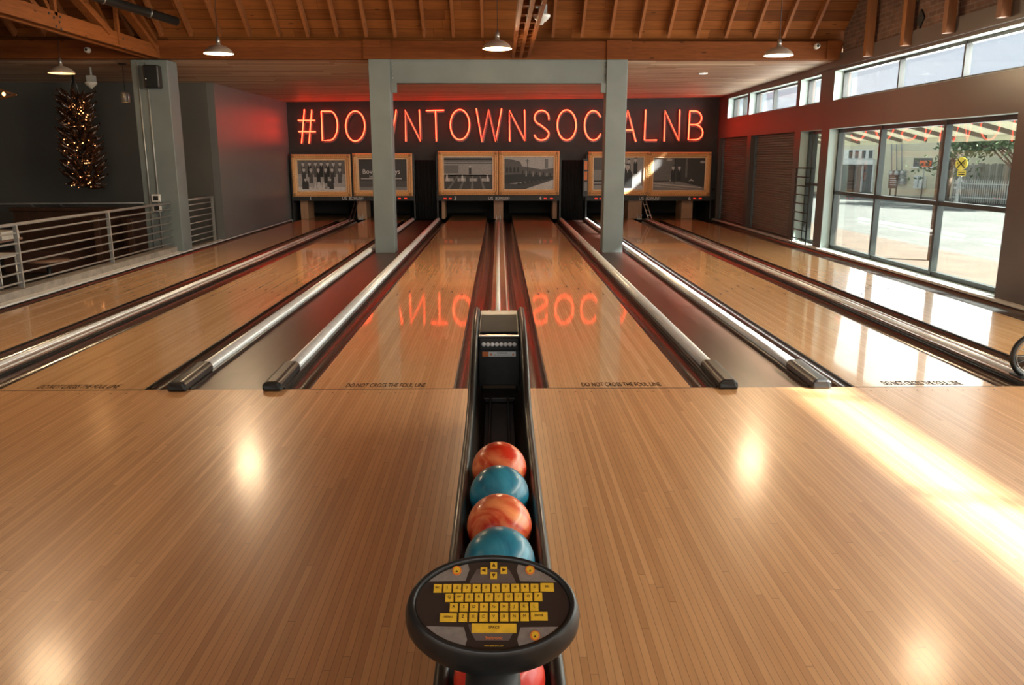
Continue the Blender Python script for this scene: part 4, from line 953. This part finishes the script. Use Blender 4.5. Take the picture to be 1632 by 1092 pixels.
MB().tube([(-13, 11.2, .75), (-7.1, 11.2, .78)], .018, 8).build('rail_bar', 'rail_paint', root)
for x in (-12, -9.6, -9.0, -7.3): MB().bar((x, 11.2, .76), (x, 11.38, .66), .03, .02).build('wall_bracket', 'rail_paint', root)
q0 = at(22, 333, 1, 10.6); q1 = at(248, 337, 1, 10.6)
root = thing('booth', ((q0.x+q1.x)/2, 10.5, -.5), 'dark brown wooden booth back behind the left railing', 'booth')
MB().box(q0.x, q1.x, 10.55, 10.7, -.5, q0.z-.04).build('back_panel', 'booth_wood', root, bevel=.008)
MB().box(q0.x-.04, q1.x+.04, 10.5, 10.75, q0.z-.04, q0.z+.03).build('top_rail', 'booth_wood', root, bevel=.01)
MB().box(q1.x-.1, q1.x, 9.5, 10.55, -.5, q0.z-.12).build('end_panel', 'booth_wood', root, bevel=.01); MB().box(q0.x, q1.x-.1, 10.0, 10.55, -.5, -.06).build('seat', 'aisle_wood', root, bevel=.03)
MB().box(q0.x+2.0, q0.x+2.12, 9.6, 10.55, -.5, q0.z-.1).build('divider_panel', 'booth_wood', root, bevel=.01)
def table(x, y, Y, w_, lab, rnd_=False):
    q = at(x, y, 1, Y); root = thing('table', (q.x, q.y, -.5), lab, 'table')
    if rnd_: MB().lathe([(0, q.z), (w_, q.z), (w_, q.z-.03), (0, q.z-.03)][::-1], (q.x, q.y, 0), 28).build('table_top', 'cap_wood', root)
    else: MB().box(q.x-w_, q.x+w_, q.y-.35, q.y+.35, q.z-.04, q.z).build('table_top', 'cap_wood', root, bevel=.008)
    MB().tube([(q.x, q.y, -.48), (q.x, q.y, q.z-.03)], .035, 10).build('leg', 'black_plastic', root); MB().lathe([(0, -.5+.02), (.25, -.5+.015), (.25, -.5)][::-1], (q.x, q.y, 0), 20).build('foot', 'black_plastic', root)
    return q
table(76, 414, 7.6, .33, 'round wooden table seen low through the left railing', True)
q = table(-28, 381, 6.5, .40, 'dark table at the left picture edge under white papers')
for dx, dz, lab in ((.34, .0, 'stack of white papers at the left picture edge'),):
    o = MB().box(q.x+dx-.2, q.x+dx+.1, q.y-.25, q.y+.2, q.z, q.z+.12).build('paper_stack', 'paper', bevel=.004); tag(o, lab, 'papers')
q = at(3, 408, 1, 5.6); root = thing('white_chair', (q.x, q.y, -.5), 'white seat edge low at the left picture edge', 'chair')
MB().box(q.x-.25, q.x+.08, q.y-.2, q.y+.25, q.z-.03, q.z+.02).build('seat', 'paper', root, bevel=.012)
for dx in (-.22, .05):
    for dy in (-.17, .22): MB().tube([(q.x+dx, q.y+dy, -.5), (q.x+dx, q.y+dy, q.z-.02)], .014, 8).build('leg', 'rail_paint', root)

# ================================================================== IRON LADDER
tq = at(1280, 268, 0, 5.93); b1 = at(1279, 388, 0, 5.93)
ya, yb_ = at(1266, 300, 0, 5.93)[1], at(1291, 300, 0, 5.93)[1]
root = thing('iron_ladder', (5.93, (ya+yb_)/2, .0), 'thin dark iron ladder in front of the narrow window', 'ladder')
ya -= .05; yb_ += .02
for y in (ya, yb_): MB().tube([(5.93, y, .03), (5.93, y, tq.z)], .013, 8).build('side_rail', 'pipe_black', root)
for k in range(9): z = .12+(tq.z-.12)*k/8; MB().tube([(5.93, ya, z), (5.93, yb_, z)], .011, 8).build('rung', 'pipe_black', root)
MB().tube([(5.93, ya+.14, tq.z), (5.93, yb_-.1, tq.z)], .013, 8).build('top_bar', 'pipe_black', root)

# ================================================================== FAN (right edge)
q = at(1646, 576, 0, 4.12)
fc = Vector((4.12, q.y, .19))
root = thing('floor_fan', (fc.x, fc.y, 0), 'black-rimmed round floor fan cut by the right picture edge', 'fan')
rim = [fc+Vector((.165*math.cos(t), 0, .165*math.sin(t))) for t in [2*PI*i/40 for i in range(40)]]
MB().tube(rim, .02, 10, closed=True).build('rim', 'black_plastic', root)
MB().tube([fc+Vector((.138*math.cos(t), -.01, .138*math.sin(t))) for t in [2*PI*i/40 for i in range(40)]], .004, 6, closed=True).build('grille_ring', 'steel', root)
for k in range(14): t = 2*PI*k/14; MB().tube([fc+Vector((.03*math.cos(t), -.012, .03*math.sin(t))), fc+Vector((.16*math.cos(t), -.005, .16*math.sin(t)))], .002, 5).build('grille_spoke', 'steel', root)
for k in range(4):
    t = 2*PI*k/4+.3; u = Vector((math.cos(t), 0, math.sin(t))); v = Vector((-math.sin(t), 0, math.cos(t)))
    MB().prism([fc+u*.03-v*.015, fc+u*.13-v*.045, fc+u*.14+v*.03, fc+u*.03+v*.015], (0, .01, 0)).build('blade', 'fan_glass', root)
MB().lathe([(0, -.03), (.03, -.02), (.035, .06), (0, .07)], fc, 16, mat=Matrix.Rotation(R(-90), 4, 'X')).build('motor', 'black_plastic', root)
MB().box(fc.x-.12, fc.x+.12, fc.y-.08, fc.y+.08, .022, .035).build('foot', 'black_plastic', root)

# ================================================================== OUTSIDE
GZ = -.15
struct(MB().box(6.3, 9.0, -14, 60, GZ-.1, GZ).build('ground_sidewalk', 'sidewalk'), 'sunlit paved sidewalk outside the windows')
struct(MB().box(9.0, 60, -30, 90, GZ-.3, GZ-.06).build('ground_street', 'asphalt'), 'pale sunlit street')
dF = Vector((.423, -.906, 0)); nF = Vector((-.906, -.423, 0)); P0 = Vector((18.85, 35.77, 0))
def fa(x, y, off=0):
    r_ = ray(x, y); t = (off+(P0-CAM).dot(nF))/r_.dot(nF); return CAM+r_*t
def fbox(mb, x0, y0, x1, y1, off, th, mi=0):
    a = fa(x0, y0, off); b_ = fa(x1, y1, off); za, zb = a.z, b_.z; A0 = Vector((a.x, a.y, 0)); B0 = Vector((b_.x, b_.y, 0)); zlo, zhi = min(za, zb), max(za, zb)
    mb.prism([A0+Vector((0, 0, zlo)), B0+Vector((0, 0, zlo)), B0+Vector((0, 0, zhi)), A0+Vector((0, 0, zhi))], -nF*th, mi); return mb
fw0 = P0-dF*22; fw1 = P0+dF*16
struct(MB().prism([fw0+nF*2+Vector((0, 0, GZ-.1)), fw1+nF*2+Vector((0, 0, GZ-.1)), fw1+Vector((0, 0, GZ-.1)), fw0+Vector((0, 0, GZ-.1))], (0, 0, .12)).build('ground_far_sidewalk', 'sidewalk'), 'far sidewalk across the street')
root = thing('street_building', P0, 'pale yellow building across the street with brown shop front', 'building')
MB().prism([fw0+Vector((0, 0, GZ)), fw1+Vector((0, 0, GZ)), fw1+Vector((0, 0, 4.2)), fw0+Vector((0, 0, 4.2))], -nF*5).build('wall', 'stucco', root)
fbox(MB(), 1335, 262, 1392, 254, .25, .3).build('white_cornice', 'white_trim', root); fbox(MB(), 1335, 306, 1392, 262, .05, .1).build('shop_front', 'store_glass', root)
fbox(MB(), 1335, 253, 1392, 238, .08, .1).build('upper_panel', 'white_trim', root)
for x in (1352, 1362, 1373, 1384): fbox(MB(), x, 252, x+6, 240, .12, .05).build('upper_window', 'store_glass', root)
fbox(MB(), 1347, 306, 1361, 264, .12, .1).build('door', 'door_brown', root); fbox(MB(), 1371, 306, 1374, 264, .15, .1).build('pilaster', 'white_trim', root); fbox(MB(), 1387, 306, 1393, 262, .15, .1).build('pilaster', 'white_trim', root)
fbox(MB(), 1455, 266, 1486, 252, .03, .05).build('window', 'store_glass', root); fbox(MB(), 1452, 268, 1489, 266, .1, .1).build('window_sill', 'white_trim', root)
fbox(MB(), 1585, 272, 1610, 262, .03, .05).build('window', 'store_glass', root)
for k, x in enumerate((1416, 1425, 1434)):
    for j, y in enumerate((272, 284)):
        if k == 0 and j == 1: continue
        r2 = thing('electric_meter', fa(x+3, y+8, .2), 'grey electric meter box on the yellow wall across the street', 'meter', 'grey meter boxes on the street building')
        fbox(MB(), x, y+10, x+7, y, .2, .18).build('meter_box', 'meter', r2); p_ = fa(x+3.5, y+4, .22)
        MB().lathe([(0, .04), (.09, .03), (.1, 0)], p_, 12, mat=nF.to_track_quat('Z', 'Y').to_matrix().to_4x4()).build('meter_dial', 'white_plastic', r2)
for x in (1421, 1429, 1437): o = MB().tube([fa(x, 272, .12), fa(x, 230, .12)], .03, 6).build('conduit_pipe', 'meter'); tag(o, 'grey conduit rising from the meters on the yellow wall', 'pipe', 'conduits above the meters')
r2 = thing('utility_cabinet', fa(1463, 304, .3), 'pale utility cabinet on the yellow wall across the street', 'cabinet'); fbox(MB(), 1455, 300, 1471, 280, .3, .28).build('body', 'white_trim', r2); fbox(MB(), 1462.6, 299, 1463.2, 281, .32, .02).build('door_seam', 'meter', r2)
# brown sign
r2 = thing('brown_sign', fa(1424, 304, 1.3), 'brown lettered sign board across the street', 'sign'); fbox(MB(), 1415, 300, 1431, 279, 1.3, .05).build('board', 'brown_sign', r2)
FM = lambda x, y, o: Matrix.Translation(fa(x, y, o)) @ Matrix((dF, Vector((0, 0, 1)), nF)).transposed().to_4x4()
for yy, s_ in ((284, .16), (287.5, .11), (291, .11), (294.5, .1)): MB().text('PARKING' if yy == 284 else 'PUBLIC LOT', s_, FM(1423, yy, 1.32)).build('lettering', 'text_white', r2) if False else fbox(MB(), 1418, yy+.6, 1428, yy, 1.32, .01).build('lettering_line', 'text_white', r2)
MB().tube([fa(1419, 300, 1.28), Vector((*fa(1419, 300, 1.28).xy, GZ))], .04, 6).build('post', 'bark', r2); MB().tube([fa(1428, 300, 1.28), Vector((*fa(1428, 300, 1.28).xy, GZ))], .04, 6).build('post', 'bark', r2)
# orange sign on a post
r2 = thing('orange_sign', fa(1470, 310, 1.6), 'orange rectangular street sign on a thin post across the street', 'sign'); fbox(MB(), 1465, 266, 1484, 256, 1.6, .04).build('sign_board', 'orange_sign', r2)
p_ = fa(1473, 266, 1.55); MB().tube([Vector((p_.x, p_.y, GZ)), fa(1474, 258, 1.55)], .03, 6).build('post', 'steel', r2); fbox(MB(), 1468, 264, 1472, 260, 1.62, .01).build('lettering', 'brown_sign', r2); fbox(MB(), 1475, 262, 1481, 259, 1.62, .01).build('lettering', 'brown_sign', r2)
# railroad crossing sign
r2 = thing('crossing_sign', fa(1533, 300, 6), 'round yellow railroad crossing sign with black X on a post', 'sign')
pc = fa(1533, 261, 6); rr_ = (fa(1542.5, 261, 6)-pc).length
def disc(c, r__, off, th, n=28): return MB().prism([c+nF*off+dF*(r__*math.cos(2*PI*k/n))+Vector((0, 0, r__*math.sin(2*PI*k/n))) for k in range(n)], -nF*th)
disc(pc, rr_, .03, .03).build('sign_disc', 'yellow_sign', r2)
mb = MB()
for s in (1, -1): mb.bar(pc+nF*.045+(dF*s+Vector((0, 0, 1)))*rr_*.62, pc+nF*.045-(dF*s+Vector((0, 0, 1)))*rr_*.62, rr_*.16, .01, up=nF) if False else mb.bar(pc+nF*.045+(dF*s+Vector((0, 0, 1)))*rr_*.62, pc+nF*.045-(dF*s+Vector((0, 0, 1)))*rr_*.62, rr_*.16, .01, up=nF)
mb.build('black_cross', 'text_dark', r2)
for s in (-1, 1): MB().text('R', rr_*.6, Matrix.Translation(pc+nF*.05+dF*s*rr_*.55) @ Matrix((dF, Vector((0, 0, 1)), nF)).transposed().to_4x4()).build('lettering', 'text_dark', r2)
fbox(MB(), 1525, 281, 1539, 272, 6.02, .03).build('lower_plate', 'yellow_sign', r2); 
for yy in (274, 277.5): fbox(MB(), 1527, yy+1.4, 1537, yy, 6.04, .01).build('lettering_line', 'text_dark', r2)
MB().tube([fa(1532, 271, 5.97), Vector((*fa(1530, 320, 5.97).xy, GZ))], .04, 8).build('post', 'steel', r2)
# fences
f0 = fa(1518, 320, 1.2); f1 = fa(1690, 320, 1.2)
r2 = thing('board_fence', Vector((f0.x, f0.y, GZ)), 'weathered grey board fence across the street', 'fence')
nb_ = 46; mb = MB(); rf = random.Random(3)
for k in range(nb_):
    a = f0.lerp(f1, k/nb_); b_ = f0.lerp(f1, (k+.9)/nb_); zt2 = 1.42+rf.uniform(-.05, .05)
    mb.prism([Vector((a.x, a.y, GZ)), Vector((b_.x, b_.y, GZ)), Vector((b_.x, b_.y, zt2)), Vector((a.x, a.y, zt2))], -nF*.03)
mb.build('boards', 'fence_wood', r2)
for k in range(5): a = f0.lerp(f1, k/4); MB().box(a.x-.06, a.x+.06, a.y-.06, a.y+.06, GZ, 1.45).build('fence_post', 'fence_wood', r2)
f0 = fa(1516, 320, 2.2); f1 = fa(1690, 320, 2.2)
r2 = thing('picket_fence', Vector((f0.x, f0.y, GZ)), 'low white iron picket fence in front of the board fence', 'fence')
for z in (.05, .62): MB().bar(Vector((f0.x, f0.y, z)), Vector((f1.x, f1.y, z)), .04, .04).build('rail', 'white_trim', r2)
for k in range(48): a = f0.lerp(f1, k/47); MB().tube([(a.x, a.y, GZ), (a.x, a.y, .72), (a.x, a.y, .80)], .02, 5, rr=[.02, .02, .004]).build('picket', 'white_trim', r2)
# white hydrant-like post
q = fa(1526, 318, 2.9); root2 = thing('white_hydrant', Vector((q.x, q.y, GZ)), 'white hydrant standing before the picket fence', 'hydrant')
MB().lathe([(0, 0), (.16, 0), (.16, .06), (.11, .08), (.11, .75), (.15, .78), (.14, .9), (.06, 1.02), (.04, 1.08), (0, 1.09)], Vector((q.x, q.y, GZ)), 14).build('body', 'white_trim', root2)
MB().tube([(q.x-.2, q.y, GZ+.6), (q.x+.2, q.y, GZ+.6)], .06, 10).build('nozzle', 'white_trim', root2)
# street tree
def tree(x, y, off, zc_, sx, sz, n, lab, trunkx=None, seed=1):
    q = fa(x, y, off); r2 = thing('street_tree', Vector((q.x, q.y, GZ)), lab, 'tree'); rn = random.Random(seed)
    tb = Vector((q.x, q.y, GZ)); MB().tube([tb, tb+Vector((.1, 0, 1.2)), tb+Vector((.0, .1, zc_+sz*.3))], .12, 8, rr=[.16, .12, .05]).build('trunk', 'bark', r2)
    br = MB(); tips = []
    for k in range(22):
        a = rn.uniform(0, 2*PI); p1 = tb+Vector((0, 0, rn.uniform(1.1, zc_))); p2 = Vector((q.x, q.y, zc_))+dF*rn.uniform(-sx, sx)*.85+nF*rn.uniform(-1, 1)+Vector((0, 0, rn.uniform(-sz, sz)*.7))
        br.tube([p1, p1.lerp(p2, .5)+Vector((0, 0, .25)), p2], .03, 5, rr=[.05, .03, .01]); tips.append(p2)
    br.build('branches', 'bark', r2)
    lv = MB()
    for k in range(n):
        t_ = rn.choice(tips); p_ = t_+Vector((rn.gauss(0, .45), rn.gauss(0, .45), rn.gauss(0, .25)))
        u = Vector((rn.gauss(0, 1), rn.gauss(0, 1), rn.gauss(0, 1))).normalized()*.11; v = u.cross(Vector((rn.random(), rn.random(), rn.random()))).normalized()*.05
        lv.add([p_-u, p_-v, p_+u, p_+v], [(0, 1, 2, 3)])
    lv.build('foliage', 'leaf', r2)
tree(1622, 300, 3.4, 2.55, 3.6, .45, 4600, 'dark green spreading tree beyond the street window', seed=4)
tree(1506, 312, 3.3, 1.5, .5, .5, 160, 'small sparse tree against the yellow wall', seed=8)
# sidewalk canopy
root = thing('street_canopy', (7.2, 6, 2.2), 'pale panelled canopy over the sidewalk outside the window', 'canopy')
cz = at(1480, 226, 0, 8.3).z
MB().prism([(6.32, -9, 2.56), (8.3, -9, cz+.06), (8.3, 26, cz+.06), (6.32, 26, 2.56)], (0, 0, .03)).build('roof_panel', 'canopy_panel', root)
for y in range(-8, 26, 1): MB().bar((6.34, y+.3, 2.52), (8.3, y+.3, cz+.03), .07, .07).build('cross_beam', 'canopy_beam', root)
MB().box(8.26, 8.34, -9, 26, cz-.02, cz+.10).build('edge_beam', 'canopy_panel', root); MB().box(7.25, 7.33, -9, 26, (2.56+cz)/2-.07, (2.56+cz)/2+.0).build('middle_beam', 'canopy_beam', root)
for y in (8.95, 1.5, 16.5, 24): MB().box(7.86, 7.99, y-.065, y+.065, GZ, 2.2).build('support_post', 'post_brown', root)
